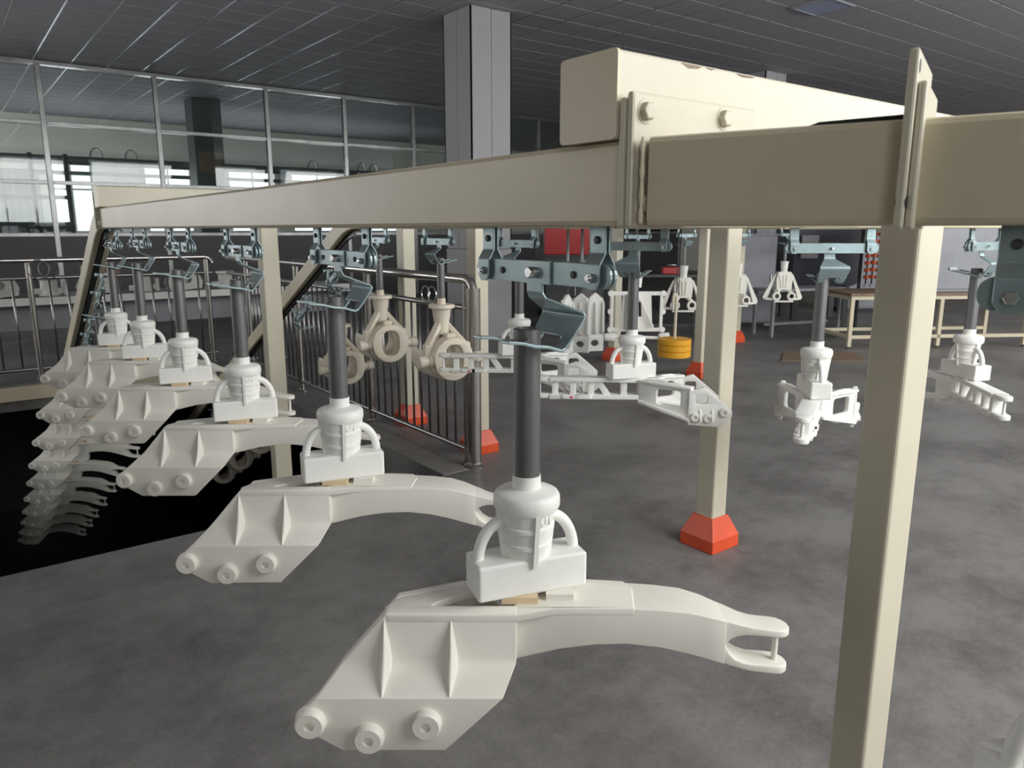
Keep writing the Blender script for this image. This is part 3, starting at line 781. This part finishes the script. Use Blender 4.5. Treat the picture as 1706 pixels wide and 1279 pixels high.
def wax_a(p, q, rz, label, z=1.6, group='forked wax castings hanging on the near line'):
    t = thing('wax_casting', label, 'wax casting', (p, q, z), rz, group)
    tree_top(t); BODY_A.spawn(t)
    return t

def build_body_b():
    z = lambda a: a - 1.6
    m = MB()
    zt, zb = z(0.945), z(0.872)
    def pl(a, b, w, h): m.bar(a, b, w, h)
    # ladder beam
    pl((-0.36, 0, zt), (0.06, 0, zt), 0.066, 0.018); pl((-0.36, 0, zb - 0.006), (0.08, 0, zb - 0.002), 0.066, 0.020)
    for x in (-0.335, -0.255, -0.175, -0.030, 0.045): m.box(x - 0.014, x + 0.014, -0.020, 0.020, zb, zt)
    m.bar((-0.150, 0, zt), (-0.100, 0, zb), 0.040, 0.026, up=(1, 0, 0))
    for x in (-0.215, -0.265): m.prism([(x - 0.05, -0.03), (x + 0.05, -0.03), (x + 0.035, -0.042), (x - 0.035, -0.042)], fxy, zb - 0.012, zb + 0.006)
    # fork tongues
    for zz in (zt, zb - 0.004):
        m.prism(tongue(-0.345, -0.43, 0, 0.026, 0.026, 0, 0)[0:1] + [(-0.345, -0.026)] + [(-0.405 - 0.025 * math.cos(-PI / 2 + PI * i / 8), 0.026 * math.sin(-PI / 2 + PI * i / 8)) for i in range(9)] + [(-0.345, 0.026)], fxy, zz - 0.009, zz + 0.009)
    m.lathe([(0.007, zb), (0.006, zt)], o=(-0.405, 0, 0), n=10)
    # junction web and diverging legs with windows
    m.prism([(0.03, -0.028), (0.14, -0.085), (0.155, -0.05), (0.12, 0.0), (0.155, 0.05), (0.14, 0.085), (0.03, 0.028)], fxy, zt - 0.007, zt + 0.007)
    m.box(0.035, 0.062, -0.03, 0.03, zb, zt)
    for s in (-1, 1):
        a = Vector((0.04, s * 0.026, 0)); b = Vector((0.25, s * 0.145, 0)); L = (b - a).length; d = (b - a) / L
        outer = [(0, zb - 0.02), (L * 0.45, z(0.815)), (L, z(0.795)), (L, z(0.935)), (L * 0.75, zt + 0.007), (0, zt + 0.007)]
        hole = rrect(L * 0.34, L * 0.80, z(0.850), z(0.920), 0.014, 3)
        m.prism(outer, lambda u, w, t, a=a, d=d, s=s: (a.x + d.x * u - d.y * t, a.y + d.y * u + d.x * t, w), -0.009, 0.009, [hole])
        m.bar(a + Vector((0, 0, zt)), b + Vector((0, 0, z(0.938))), 0.040, 0.012); m.bar(a + Vector((0, 0, zb - 0.018)), b + Vector((0, 0, z(0.800))), 0.045, 0.014)
        # outer cheek
        ck = [(0.235, 0.925), (0.30, 0.945), (0.395, 0.865), (0.420, 0.842), (0.418, 0.815), (0.37, 0.772), (0.235, 0.780)]
        y0 = s * 0.146
        m.prism([(x, z(c)) for x, c in ck], fxz, y0 - 0.009, y0 + 0.009, [rrect(0.262, 0.315, z(0.872), z(0.912), 0.01, 3)])
        for x in (0.285, 0.335):
            m.prism([(0, z(0.80)), (s * 0.034, z(0.80)), (0, z(0.87))], lambda y, w, t, y0=y0: (t, y0 + y, w), x - 0.005, x + 0.005)
    # bent foot below the junction
    m.ribbon([(0.09, zb - 0.01, -0.03, 0.03), (0.135, z(0.83), -0.032, 0.032), (0.165, z(0.80), -0.03, 0.03), (0.225, z(0.79), -0.028, 0.028), (0.24, z(0.789), -0.016, 0.016)], 0.016)
    body = m.mesh('casting_body', 'wax2', 0.003, 2, smooth_all=0.8)
    kids = []
    for s in (-1, 1):
        for (x, a) in ((0.263, 0.815), (0.318, 0.812), (0.385, 0.838)):
            kids.append(Node('boss', BOSS_S, (x, s * 0.155, z(a)), (0, 0, 0 if s < 0 else PI)))
    mk = MB().lathe([(0.006, 0), (0.006, 0.0008)], o=(-0.262, -0.0425, zb - 0.003), axis=(0, -1, 0), n=10).mesh('ink_mark', 'pinkmark')
    kids.append(Node('ink_mark', mk, label='small pink ink dot'))
    gp = MB().box(-0.075, -0.035, -0.02, 0.02, z(0.95), z(0.962)); gp.box(0.04, 0.075, -0.02, 0.02, z(0.95), z(0.962))
    kids.append(Node('gate_pad', gp.mesh('gate_pad', 'wax2')))
    return Node('casting_body', body, kids=kids)
BODY_B = build_body_b()
def wax_b(p, q, rz, label, z=1.6):
    t = thing('wax_casting', label, 'wax casting', (p, q, z), rz, 'ladder-shaped wax castings on the return line')
    tree_top(t); BODY_B.spawn(t)
    return t

def build_ring():
    z = lambda a: a - 1.6
    rod = MB().lathe([(0.0215, -0.42), (0.0235, -0.419), (0.0235, -0.168), (0.019, -0.166), (0.019, -0.20), (0, -0.20)], n=18)
    rod.tube([(0, -0.045, -0.186), (0, 0.045, -0.186)], 0.006, 8)
    n_rod = Node('hanging_rod', rod.mesh('hanging_rod', 'rod'))
    cup = MB().lathe([(0, -0.62), (0.044, -0.62), (0.046, -0.54), (0.052, -0.515), (0.056, -0.470), (0.058, -0.466), (0.078, -0.463), (0.079, -0.445), (0.076, -0.441), (0.026, -0.441), (0.025, -0.405), (0.0, -0.405)], n=32)
    n_cup = Node('flanged_cup', cup.mesh('flanged_cup', 'waxring'))
    zc = -0.755
    b = MB()
    # front collar with an oval bore
    ou, inn = [], []
    for k in range(40):
        a = 2 * PI * k / 40; ou.append((0.128 * math.cos(a), zc + 0.128 * math.sin(a)))
        inn.append((0.064 * math.copysign(abs(math.cos(a)) ** 0.75, math.cos(a)), zc + 0.088 * math.copysign(abs(math.sin(a)) ** 0.85, math.sin(a))))
    b.prism(ou, fxz, -0.160, -0.060, [inn])
    # rear half shell
    sh_o = [(0.14 * math.cos(math.radians(a)), zc + 0.14 * math.sin(math.radians(a))) for a in range(-200, 41, 12)]
    sh_i = [(0.112 * math.cos(math.radians(a)), zc + 0.112 * math.sin(math.radians(a))) for a in range(40, -201, -12)]
    b.prism(sh_o + sh_i, fxz, -0.06, 0.15)
    body = b.mesh('ring_body', 'waxring', 0.005, 2, smooth_all=0.75)
    legs = []
    for (x, y) in ((-0.125, -0.06), (0.125, -0.06), (0.0, 0.12)):
        l = MB(); l.bar((x * 0.2, y * 0.2, -0.555), (x, y, zc + 0.075), 0.045, 0.03); l.bar((x * 0.98, y, zc + 0.085), (x * 1.05, y, zc - 0.03), 0.05, 0.055)
        legs.append(Node('gate_arm', l.mesh('gate_arm', 'waxring', 0.006, 2)))
    st = []
    for s in (-1, 1):
        q = MB().lathe([(0.036, 0.10), (0.036, 0.145), (0.028, 0.147), (0.028, 0.165), (0.034, 0.167), (0.036, 0.205), (0.032, 0.21), (0, 0.21)], o=(0, -0.105, zc - 0.01), axis=(s, 0, 0), n=20)
        st.append(Node('trunnion', q.mesh('trunnion', 'waxring')))
    k = MB().box(-0.03, 0.03, -0.125, -0.065, -0.66, -0.605)
    key = Node('top_lug', k.mesh('top_lug', 'waxring', 0.006, 2))
    return [n_rod, n_cup, Node('ring_body', body, kids=[key] + st)] + legs
RING = build_ring()
def wax_ring(p, q, rz, label, z=1.6):
    t = thing('wax_ring', label, 'wax casting', (p, q, z), rz, 'cream ring castings on the return line')
    for n in RING: n.spawn(t)
    return t

# near line, nearest first
ordn = ['nearest', 'second nearest', 'third', 'fourth', 'fifth', 'sixth']
nearlab = ['large ivory wax casting in the foreground with forked arm pointing right',
           'ivory forked wax casting hanging second in the near row',
           'ivory forked wax casting third in the near row, beside the left post',
           'ivory forked wax casting fourth in the near row',
           'ivory forked wax casting fifth in the near row',
           'ivory forked wax casting sixth and last before the track dips']
hglab = ['large blue-grey steel hanger holding the foreground casting',
         'blue-grey steel hanger second from the camera, left of centre',
         'steel hanger third from the camera beside the left post',
         'steel hanger fourth from the camera on the near track',
         'small steel hanger fifth from the camera on the near track',
         'small steel hanger sixth from the camera just before the bend']
HN = 0.012
for k in range(6):
    q = 1.0 + 0.795 * k
    if k == 5: q = 4.90
    hanger(PN + HN, q, 0, hglab[k], 'steel hangers on the near track', ZB if k < 5 else ZB - 0.02)
    wax_a(PN + HN - 0.02, q + 0.01, CAMYAW + math.radians([0, 1.5, 0.5, 1, -1, 1][k]), nearlab[k], 1.6 if k < 5 else 1.58)
# one more that only just enters at the right
hp = J3 + dS * 0.252
hanger(hp.x, hp.y, ang, 'blue-grey hanger strap with bolt cut off by the right edge', 'steel hangers on the near track')
wax_a(hp.x - 0.035, hp.y + 0.01, CAMYAW - math.radians(9), 'white casting of which only a corner shows at the bottom right')
# going down into the pit
low = ['first', 'second', 'third', 'fourth', 'fifth', 'sixth', 'seventh', 'eighth', 'ninth']
cs = math.cos(math.atan(SL)); sn = math.sin(math.atan(SL))
for k in range(9):
    d = 0.795 * (k + 1) - 0.06
    q = 4.90 + d * cs; zz = 1.565 - d * sn
    hanger(PN + HN, q, 0, 'dim steel hanger %s below the bend of the descending track' % low[k], 'steel hangers on the descending track', zz, SL)
    wax_a(PN + HN - 0.02, q + 0.01, CAMYAW + math.radians(random.uniform(-2, 2)), 'dim ivory casting %s in the stack going down into the pit' % low[k], zz - 0.004, 'forked wax castings going down into the pit')

# return line
RQ = [2.30, 3.10, 3.87, 4.66]
hanger(PR + 0.55 - 0.55 + 0.015, 2.30, PI + math.radians(20), 'steel hanger on the return track above the middle ladder casting', 'steel hangers on the return track')
hanger(PR, 3.10, PI, 'steel hanger on the return track hidden behind the foreground hanger', 'steel hangers on the return track')
hanger(PR, 3.87, PI, 'small steel hanger above the right ring casting', 'steel hangers on the return track')
hanger(PR, 4.66, PI, 'small steel hanger above the middle ring casting', 'steel hangers on the return track')
A45 = math.radians(52)
h45 = (PR + 0.95 - 0.95 * math.cos(A45), 2.34 - 0.95 * math.sin(A45))
hanger(h45[0], h45[1], PI + A45, 'bright steel hanger in front of the dark machines, right of centre', 'steel hangers on the return track')
hanger(3.60, 1.39, PI + PI / 2, 'steel hanger at the right, beside the near post', 'steel hangers on the return track')
cb = CAMYAW
wax_b(PR + 0.03, 2.30, cb + math.radians(-4), 'white ladder-shaped casting hanging in the middle of the picture')
wax_b(PR + 0.02, 3.10, cb + math.radians(-4), 'white ladder-shaped casting partly hidden behind the foreground rod')
wax_b(h45[0] - 0.01, h45[1] + 0.02, cb + math.radians(64), 'white forked casting seen end-on, left of the near post')
wax_b(3.60, 1.41, cb + math.radians(80), 'white ladder-shaped casting to the right of the near post')
wax_ring(PR + 0.02, 3.87, math.radians(-5), 'cream ring casting in front of the railing, nearest of the three')
wax_ring(PR + 0.02, 4.66, math.radians(-5), 'cream ring casting in front of the railing, middle of the three')
for k in range(6):
    d = 0.795 * (k + 1) - 0.30
    q = 4.90 + d * cs; zz = 1.56 - d * sn
    hanger(PR, q, PI, ('steel hanger %s on the slanting track behind the left post' % low[k]), 'steel hangers on the slanting track', zz, -SL)
    if k not in (1, 2): wax_ring(PR + 0.02, q, math.radians(-5), 'cream ring casting half hidden by the second rod, lowest of the three' if k == 0 else 'shadowed ring casting %s down the slanting track in the pit' % low[k], zz - 0.004)

# ------------------------------------------------------------------ railings
def railing(name, a, b, sp, label, end_a=True, balr=0.009, posts=()):
    a = Vector((a[0], a[1], 0)); b = Vector((b[0], b[1], 0)); L = (b - a).length; d = (b - a) / L
    t = thing(name, label, 'railing', tuple(a), math.atan2(d.y, d.x))
    part('top_rail', MB().tube([(0.0, 0, 1.20), (0.012, 0, 1.235), (0.04, 0, 1.265), (0.08, 0, 1.275), (L, 0, 1.275)], 0.032, 14), 'inox', t)
    part('middle_rail', MB().tube([(0.0, 0, 1.085), (L, 0, 1.085)], 0.020, 10), 'inoxdark', t)
    part('bottom_rail', MB().tube([(0.0, 0, 0.10), (L, 0, 0.10)], 0.020, 10), 'inoxdark', t)
    if end_a:
        p = part('end_post', MB().tube([(0, 0, 0.0), (0, 0, 1.22)], 0.048, 20), 'inox', t)
        part('floor_flange', MB().lathe([(0.07, 0), (0.07, 0.008), (0.052, 0.02), (0.05, 0.03)], n=24), 'inox', p)
        p2 = part('end_post', MB().tube([(0.085, 0.0, 0.0), (0.085, 0.0, 1.25)], 0.024, 14), 'inox', t)
    for s in posts:
        p = part('post', MB().tube([(s, 0, 0), (s, 0, 1.25)], 0.030, 14), 'inox', t)
        part('floor_flange', MB().lathe([(0.06, 0), (0.06, 0.008), (0.04, 0.02)], o=(s, 0, 0), n=16), 'inox', p)
    bm_ = MB().tube([(0, 0, 0.11), (0, 0, 1.075)], balr, 8).mesh('baluster', 'inoxdark')
    n = int(L / sp)
    for k in range(1, n):
        x = k * sp
        if any(abs(x - s) < 0.05 for s in posts) or (end_a and x < 0.14): continue
        link('baluster', bm_, t, (x, 0, 0))
    # two loose wire rings hung on the rail
    return t
railing('railing', (2.79, 4.12), (2.79, 9.42), 0.118, 'stainless steel railing running back along the right side of the pit', True, 0.009, (1.55, 3.1, 4.6))
railing('railing', (2.66, 9.62), (-3.2, 9.62), 0.172, 'stainless steel railing along the far side of the pit at the left', False, 0.011, (0.06, 1.9, 3.8))
def wire_rings(x, y, z, rz, r, label):
    t = thing('wire_rings', label, 'wire rings', (x, y, z), rz)
    for dx, rr_ in ((-0.5 * r, r), (0.5 * r, r)):
        pts = [(dx + rr_ * math.cos(k * PI / 12), 0.01 * (1 if dx > 0 else -1), rr_ * math.sin(k * PI / 12)) for k in range(25)]
        part('ring', MB().tube(pts, 0.0045, 6, False), 'bright', t)
wire_rings(0.90, 9.585, 1.18, 0, 0.10, 'two thin wire rings hung on the far railing')
wire_rings(2.75, 4.62, 1.15, PI / 2, 0.055, 'two thin wire rings hung under the railing top near its end')

# ------------------------------------------------------------------ workbench with castings at the back left
t = thing('workbench', 'long white-edged workbench behind the far railing', 'bench', (0, 11.2, 0))
part('bench_top', MB().box(-2.0, 5.2, 0, 0.9, 0.70, 0.75), 'darkgrey', t)
part('edge_strip', MB().box(-2.0, 5.2, -0.015, 0.0, 0.66, 0.755), 'white', t, 0.003, label='white edge strip')
part('under_panel', MB().box(-1.9, 5.1, 0.45, 0.48, 0.30, 0.64), 'machgrey', t)
for x in (-1.9, 0.1, 1.9, 3.6, 5.1):
    part('leg', MB().box(x - 0.04, x + 0.04, 0.05, 0.13, 0, 0.70), 'darkgrey', t)
def bench_casting(kind):
    m = MB()
    if kind == 0:      # plate bracket with a round eye
        o_ = [(-0.22, 0), (-0.1, 0.0), (0.0, -0.0), (0.22, 0.02), (0.24, 0.12), (0.18, 0.24), (-0.05, 0.27), (-0.2, 0.22), (-0.26, 0.1)]
        h = [(0.02 + 0.065 * math.cos(k * PI / 8), 0.15 + 0.055 * math.sin(k * PI / 8)) for k in range(16)]
        m.prism(o_, fxz, -0.03, 0.02, [h])
        m.prism(o_, fxz, 0.10, 0.14); m.box(-0.15, 0.15, 0.0, 0.12, 0.02, 0.06)
    else:              # open housing with flange
        m.lathe([(0.12, 0), (0.13, 0.02), (0.10, 0.05), (0.10, 0.2), (0.13, 0.22), (0.13, 0.25), (0.07, 0.25), (0.07, 0.05), (0.0, 0.05)], n=16)
        m.box(-0.2, 0.2, -0.04, 0.04, 0.03, 0.10); m.box(0.16, 0.22, -0.06, 0.06, 0.0, 0.18)
    return m.mesh('bench_casting', 'waxgrey', 0.006, 2)
BCM = [bench_casting(0), bench_casting(1)]
nm = ['far left', 'second', 'third', 'fourth', 'fifth', 'sixth', 'seventh']
for k in range(7):
    x = 0.55 + 0.56 * k
    o = link('bench_casting', BCM[k % 2], None, (x, 11.45, 0.751), (0, 0, [0.2, 0.0, -0.15, 0.5, 0.1, 0.0, -0.3][k]))
    tag(o, '%s dusty grey casting from the left on the back workbench' % ['first', 'second', 'third', 'fourth', 'fifth', 'sixth', 'seventh'][k], 'casting', 'castings on the back workbench')
t = thing('cardboard_box', 'brown cardboard box standing on the back workbench', 'box', (1.78, 11.86, 0.751))
part('carton', MB().box(-0.22, 0.22, -0.15, 0.15, 0, 0.36), 'brown', t, 0.004)
part('flap', MB().box(-0.22, 0.22, -0.24, -0.152, 0.352, 0.358), 'brown', t)

# ------------------------------------------------------------------ hall beyond the return line
def cabinet(name, x, y, rz, w, d, h, material, label, cat='cabinet', doors=2, topmat=None):
    t = thing(name, label, cat, (x, y, 0), rz)
    part('body', MB().box(-w / 2, w / 2, 0, d, 0.08, h), material, t, 0.008)
    part('plinth', MB().box(-w / 2 + 0.03, w / 2 - 0.03, 0.03, d, 0, 0.08), 'black', t)
    part('top', MB().box(-w / 2 - 0.015, w / 2 + 0.015, -0.015, d, h, h + 0.03), topmat or material, t, 0.005)
    for k in range(doors):
        a = -w / 2 + 0.015 + k * (w - 0.03) / doors; b = a + (w - 0.03) / doors - 0.01
        dd = part('door', MB().box(a, b, -0.018, 0.0, 0.11, h - 0.03), material, t, 0.004)
        part('handle', MB().box(b - 0.06, b - 0.045, -0.045, -0.018, h * 0.5, h * 0.5 + 0.13), 'bright', dd)
    return t
FA = math.radians(-37)
cabinet('control_cabinet', 7.75, 8.95, FA, 0.55, 0.5, 1.18, 'darkgrey', 'dark cabinet with a red upper panel behind the hangers', doors=1)
o = part('red_panel', MB().box(-0.28, 0.42, 0.1, 0.5, 1.212, 1.62), 'darkred', bpy.data.objects['control_cabinet'], 0.01)
cabinet('steel_cabinet', 10.7, 7.5, FA, 0.62, 0.6, 1.50, 'machgrey', 'tall pale grey steel cabinet behind the far hangers', doors=1)
cabinet('steel_cabinet', 14.6, 7.4, FA, 1.4, 0.6, 1.45, 'machgrey', 'wide grey cabinet in the dark background', doors=2)
cabinet('steel_cabinet', 9.6, 10.6, FA, 1.6, 0.6, 1.25, 'darkgrey', 'low dark cabinet in the background, left of the grey one', doors=2)
cabinet('white_cabinet', 8.9, 9.9, FA, 0.9, 0.5, 1.05, 'colpanel', 'low pale cabinet beside the red panel', doors=1)
# dark coating machine
t = thing('coating_machine', 'dark navy machine with rounded body behind the bright hanger', 'machine', (12.8, 7.5, 0), FA)
part('tank', MB().prism(rrect(-0.75, 0.45, 0.62, 1.75, 0.16, 6), fxz, -0.35, 0.6), 'navy', t, 0.01)
for x in (-0.6, 0.3): part('leg', MB().box(x - 0.05, x + 0.05, -0.2, -0.1, 0, 0.63), 'darkgrey', t)
for x in (-0.6, 0.3): part('leg', MB().box(x - 0.05, x + 0.05, 0.4, 0.5, 0, 0.63), 'darkgrey', t)
part('control_box', MB().box(-0.65, -0.35, -0.42, -0.352, 1.1, 1.5), 'machgrey', t, 0.008)
# low bench
def slat_bench(x, y, rz, w, d, label, material='machgrey', h=0.72):
    t = thing('steel_bench', label, 'bench', (x, y, 0), rz)
    part('top', MB().box(-w / 2, w / 2, 0, d, h - 0.04, h), material, t, 0.004)
    for sx in (-1, 1):
        for yy in (0.05, d - 0.05): part('leg', MB().box(sx * (w / 2 - 0.05) - 0.022, sx * (w / 2 - 0.05) + 0.022, yy - 0.022, yy + 0.022, 0, h - 0.04), material, t)
    part('stretcher', MB().box(-w / 2 + 0.07, w / 2 - 0.07, d / 2 - 0.02, d / 2 + 0.02, 0.15, 0.19), material, t)
    return t
slat_bench(10.55, 6.42, math.radians(-15), 1.4, 0.5, 'grey steel bench under the distant castings')
slat_bench(8.35, 7.6, FA, 1.6, 0.6, 'dark bench behind the yellow weights', 'darkgrey', 0.95)
for k, (x, mm, lab) in enumerate(((-0.35, 'navy', 'small dark blue tool box on the dark bench'), (0.45, 'darkred', 'small dark red tool box on the dark bench'))):
    t = thing('tool_box', lab, 'tool box', (8.35 + x * math.cos(FA), 7.85 + x * math.sin(FA), 0.951), FA)
    part('box', MB().box(-0.15, 0.15, -0.08, 0.08, 0, 0.10), mm, t, 0.01); part('handle', MB().tube([(-0.06, 0, 0.10), (-0.06, 0, 0.13), (0.06, 0, 0.13), (0.06, 0, 0.10)], 0.007, 6), 'bright', t)
# cream table right of the machines
t = thing('work_table', 'cream tube-frame table with lower rails behind the near post', 'table', (9.75, 5.32, 0), math.radians(-32))
W_, D_ = 2.6, 0.85
part('table_top', MB().box(-0.02, W_ + 0.02, -0.02, D_ + 0.02, 0.72, 0.755), 'brown', t, 0.003)
part('frame', MB().box(0, W_, 0, 0.05, 0.67, 0.72).box(0, W_, D_ - 0.05, D_, 0.67, 0.72).box(0, 0.05, 0.05, D_ - 0.05, 0.67, 0.72).box(W_ - 0.05, W_, 0.05, D_ - 0.05, 0.67, 0.72), 'cream', t)
for (x, y) in ((0.025, 0.025), (W_ - 0.025, 0.025), (0.025, D_ - 0.025), (W_ - 0.025, D_ - 0.025), (W_ / 2, 0.025), (W_ / 2, D_ - 0.025)):
    part('leg', MB().box(x - 0.025, x + 0.025, y - 0.025, y + 0.025, 0.03, 0.67), 'cream', t)
    part('caster_foot', MB().lathe([(0.03, 0), (0.03, 0.012), (0.012, 0.016), (0.012, 0.03)], o=(x, y, 0), n=12), 'darkgrey', t)
part('lower_rail', MB().box(0.05, W_ - 0.05, 0.0, 0.045, 0.14, 0.185), 'cream', t)
part('lower_rail', MB().box(0.05, W_ - 0.05, D_ - 0.045, D_, 0.14, 0.185), 'cream', t)
part('lower_rail', MB().box(0.0, 0.045, 0.05, D_ - 0.05, 0.14, 0.185), 'cream', t)
# grey scuffed cabinet standing on the table
t = thing('scuffed_cabinet', 'scuffed grey metal cabinet standing on the cream table', 'cabinet', (11.0, 4.75, 0.756), math.radians(-32))
part('body', MB().box(-0.28, 1.0, -0.05, 0.45, 0, 1.15), 'machgrey', t, 0.01)
part('door', MB().box(-0.25, 0.97, -0.07, -0.051, 0.04, 1.1), 'machgrey', t, 0.006)
part('handle', MB().box(0.05, 0.15, -0.09, -0.07, 0.30, 0.34), 'bright', t)
# rack of orange pieces on dark rods
t = thing('parts_rack', 'dark rack strung with rows of orange pieces', 'rack', (12.35, 6.32, 0), math.radians(-37))
part('frame', MB().box(-0.32, -0.28, 0, 0.04, 0.0, 1.78).box(0.30, 0.34, 0, 0.04, 0.0, 1.78).box(-0.28, 0.30, 0, 0.04, 1.74, 1.78), 'black', t)
bead = MB().lathe([(0.026, 0), (0.042, 0.008), (0.042, 0.05), (0.026, 0.058)], n=10).mesh('orange_piece', 'orange')
for c in range(6):
    x = -0.22 + 0.095 * c
    part('rod', MB().tube([(x, -0.04, 0.72), (x, -0.04, 1.76)], 0.012, 8), 'darkgrey', t)
    for r in range(9): link('orange_piece', bead, t, (x, -0.04, 0.80 + 0.115 * r + 0.012 * (c % 2)))
    part('hook', MB().tube([(x, -0.04, 0.72), (x - 0.02, -0.05, 0.68), (x - 0.035, -0.05, 0.70)], 0.008, 6), 'bright', t)
# yellow tension weights on a cable
t = thing('tension_weight', 'three stacked yellow discs hanging on a hook and cable', 'weight', (5.46, 4.68, 0.42))
for k in range(3):
    part('weight_disc', MB().lathe([(0.0, 0), (0.148, 0), (0.155, 0.006), (0.155, 0.05), (0.148, 0.056), (0.0, 0.056)], o=(0, 0, 0.058 * k), n=36), 'yellow', t)
part('hook_rod', MB().tube([(0, 0, 0.17), (0, 0, 0.56), (-0.01, 0, 0.59), (-0.035, 0, 0.59), (-0.04, 0, 0.56), (-0.045, 0, 0.46)], 0.014, 10), 'creampost', t)
part('cable', MB().tube([(0.0, 0, 0.58), (0.0, 0, ZB - 0.45), (0.028, 0, ZB - 0.418)], 0.006, 6), 'black', t)
part('cable', MB().tube([(0.03, 0, 0.58), (0.03, 0, ZB - 0.417)], 0.004, 6), 'black', t)
# sheet of brown board lying on the floor
t = part('cardboard_sheet', MB().prism([(-0.55, -0.2), (0.5, -0.35), (0.7, 0.25), (-0.2, 0.4)], fxy, 0.001, 0.012), 'brown', None, 0, loc=(8.75, 5.2, 0), rot=(0, 0, -0.5))
tag(t, 'crumpled brown board lying on the floor under the table', 'board')

# far hangers and small clusters
def cluster(x, y, rz, label, kind=0, z=1.6):
    t = thing('wax_cluster', label, 'wax casting', (x, y, z), rz, 'small wax clusters on the far track')
    part('hanging_rod', MB().lathe([(0.02, -0.42), (0.02, -0.17)], n=12).lathe([(0.021, -0.192), (0.05, -0.192), (0.05, -0.182), (0.021, -0.182), (0.021, -0.192)], n=12), 'rod', t)
    part('pouring_cup', MB().lathe([(0, -0.56), (0.04, -0.56), (0.05, -0.44), (0.055, -0.42), (0, -0.42)], n=16), 'wax2', t)
    m = MB()
    if kind == 0:
        m.prism([(-0.085, -0.56), (0.085, -0.56), (0.11, -0.66), (0.10, -0.80), (-0.10, -0.80), (-0.11, -0.66)], fxz, -0.05, 0.05)
        for k in range(3): m.bar((-0.07 + 0.05 * k, -0.055, -0.60), (-0.04 + 0.03 * k, -0.055, -0.77), 0.014, 0.014)
        for s in (-1, 1):
            m.prism([(s * 0.10, -0.58), (s * 0.125, -0.60), (s * 0.27, -0.90), (s * 0.25, -0.94), (s * 0.20, -0.90)], fxz, -0.012, 0.012)
            m.lathe([(0.032, -0.02), (0.058, -0.02), (0.058, 0.02), (0.032, 0.02), (0.032, -0.02)], o=(s * 0.10, -0.06, -0.885), axis=(0, 1, 0), n=14)
            m.bar((s * 0.05, -0.01, -0.79), (s * 0.10, -0.055, -0.84), 0.05, 0.03); m.bar((s * 0.06, -0.06, -0.93), (s * 0.24, -0.02, -0.92), 0.025, 0.03)
        m.bar((-0.13, -0.06, -0.955), (0.13, -0.06, -0.955), 0.03, 0.022)
    else:
        m.prism([(-0.26, -0.60), (0.26, -0.60), (0.26, -1.0), (-0.26, -1.0)], fxz, -0.01, 0.01,
                [[(-0.23, -0.64), (-0.14, -0.64), (-0.16, -0.96), (-0.23, -0.96)], [(0.23, -0.64), (0.14, -0.64), (0.16, -0.96), (0.23, -0.96)], [(-0.04, -0.70), (0.04, -0.70), (0.05, -0.85), (-0.05, -0.85)]])
        m.lathe([(0.06, -0.96), (0.055, -0.62)], o=(-0.05, -0.06, 0), n=14); m.bar((0.0, -0.05, -0.62), (0.16, -0.05, -0.95), 0.02, 0.02)
        m.tube([(-0.28, -0.05, -1.04), (0.28, -0.05, -1.06)], 0.018, 8)
        for x_ in (-0.26, 0.26):
            for z_ in (-0.62, -0.8, -0.98): m.lathe([(0.03, -0.015), (0.03, 0.015)], o=(x_, 0, z_), axis=(0, 1, 0), n=10)
        for x_ in (-0.27, 0.27): m.lathe([(0.04, -0.05), (0.05, 0.05)], o=(x_, -0.05, -1.05), axis=(1, 0, 0), n=12)
    part('cluster_body', m, 'wax2' if kind else 'wax', t, 0.004, 2)
    return t
hanger(5.46, 5.20, PI, 'far steel hanger above the framed wax cluster', 'steel hangers on the far tracks')
cluster(5.48, 5.20, FA, 'white framed wax cluster behind the middle rod', 1)
for k, x in enumerate((7.05, 8.10, 9.10)):
    hanger(x, 5.93, PI / 2 + PI, 'tiny far steel hanger %s from the left behind the second post' % low[k], 'steel hangers on the far tracks')
    cluster(x, 5.95, FA, 'small distant wax cluster %s from the left on the far track' % low[k], 0)
# pair of bucket shaped shells
def shell(x, y, rz, label):
    t = thing('wax_shell', label, 'wax casting', (x, y, 0.46), rz, 'hanging wax shells')
    m = MB()
    m.prism([(-0.105, 0.0), (-0.10, 0.30), (-0.07, 0.42), (0.0, 0.48), (0.07, 0.42), (0.10, 0.30), (0.105, 0.0), (0.06, -0.02), (-0.06, -0.02)], fxz, -0.02, 0.02)
    part('back', m, 'wax2', t, 0.008, 2)
    for s in (-1, 0, 1):
        r = MB().prism([(0.02, 0.42), (-0.045, 0.36), (-0.06, 0.05), (0.0, 0.0)], fyz, s * 0.085 - 0.012, s * 0.085 + 0.012); part('fin', r, 'wax2', t, 0.004, 2)
    f = MB().prism([(-0.1, -0.16), (0.1, -0.16), (0.1, 0.0), (-0.1, 0.0)], fxz, -0.03, 0.0, [[(0.045 * math.cos(k * PI / 6), -0.07 + 0.035 * math.sin(k * PI / 6)) for k in range(12)]])
    part('eye_plate', f, 'wax2', t, 0.006, 2)
    part('hanging_rod', MB().tube([(0, 0, 0.46), (0, 0, ZB - 0.46)], 0.016, 8), 'rod', t)
    return t
shell(5.42, 5.95, FA - 0.35, 'white fluted wax shell left of the hanging pair')
shell(5.60, 5.93, FA + 0.25, 'white fluted wax shell right of the hanging pair')
shell(5.22, 5.95, FA + 1.0, 'white fluted wax shell half hidden behind the foreground hook')
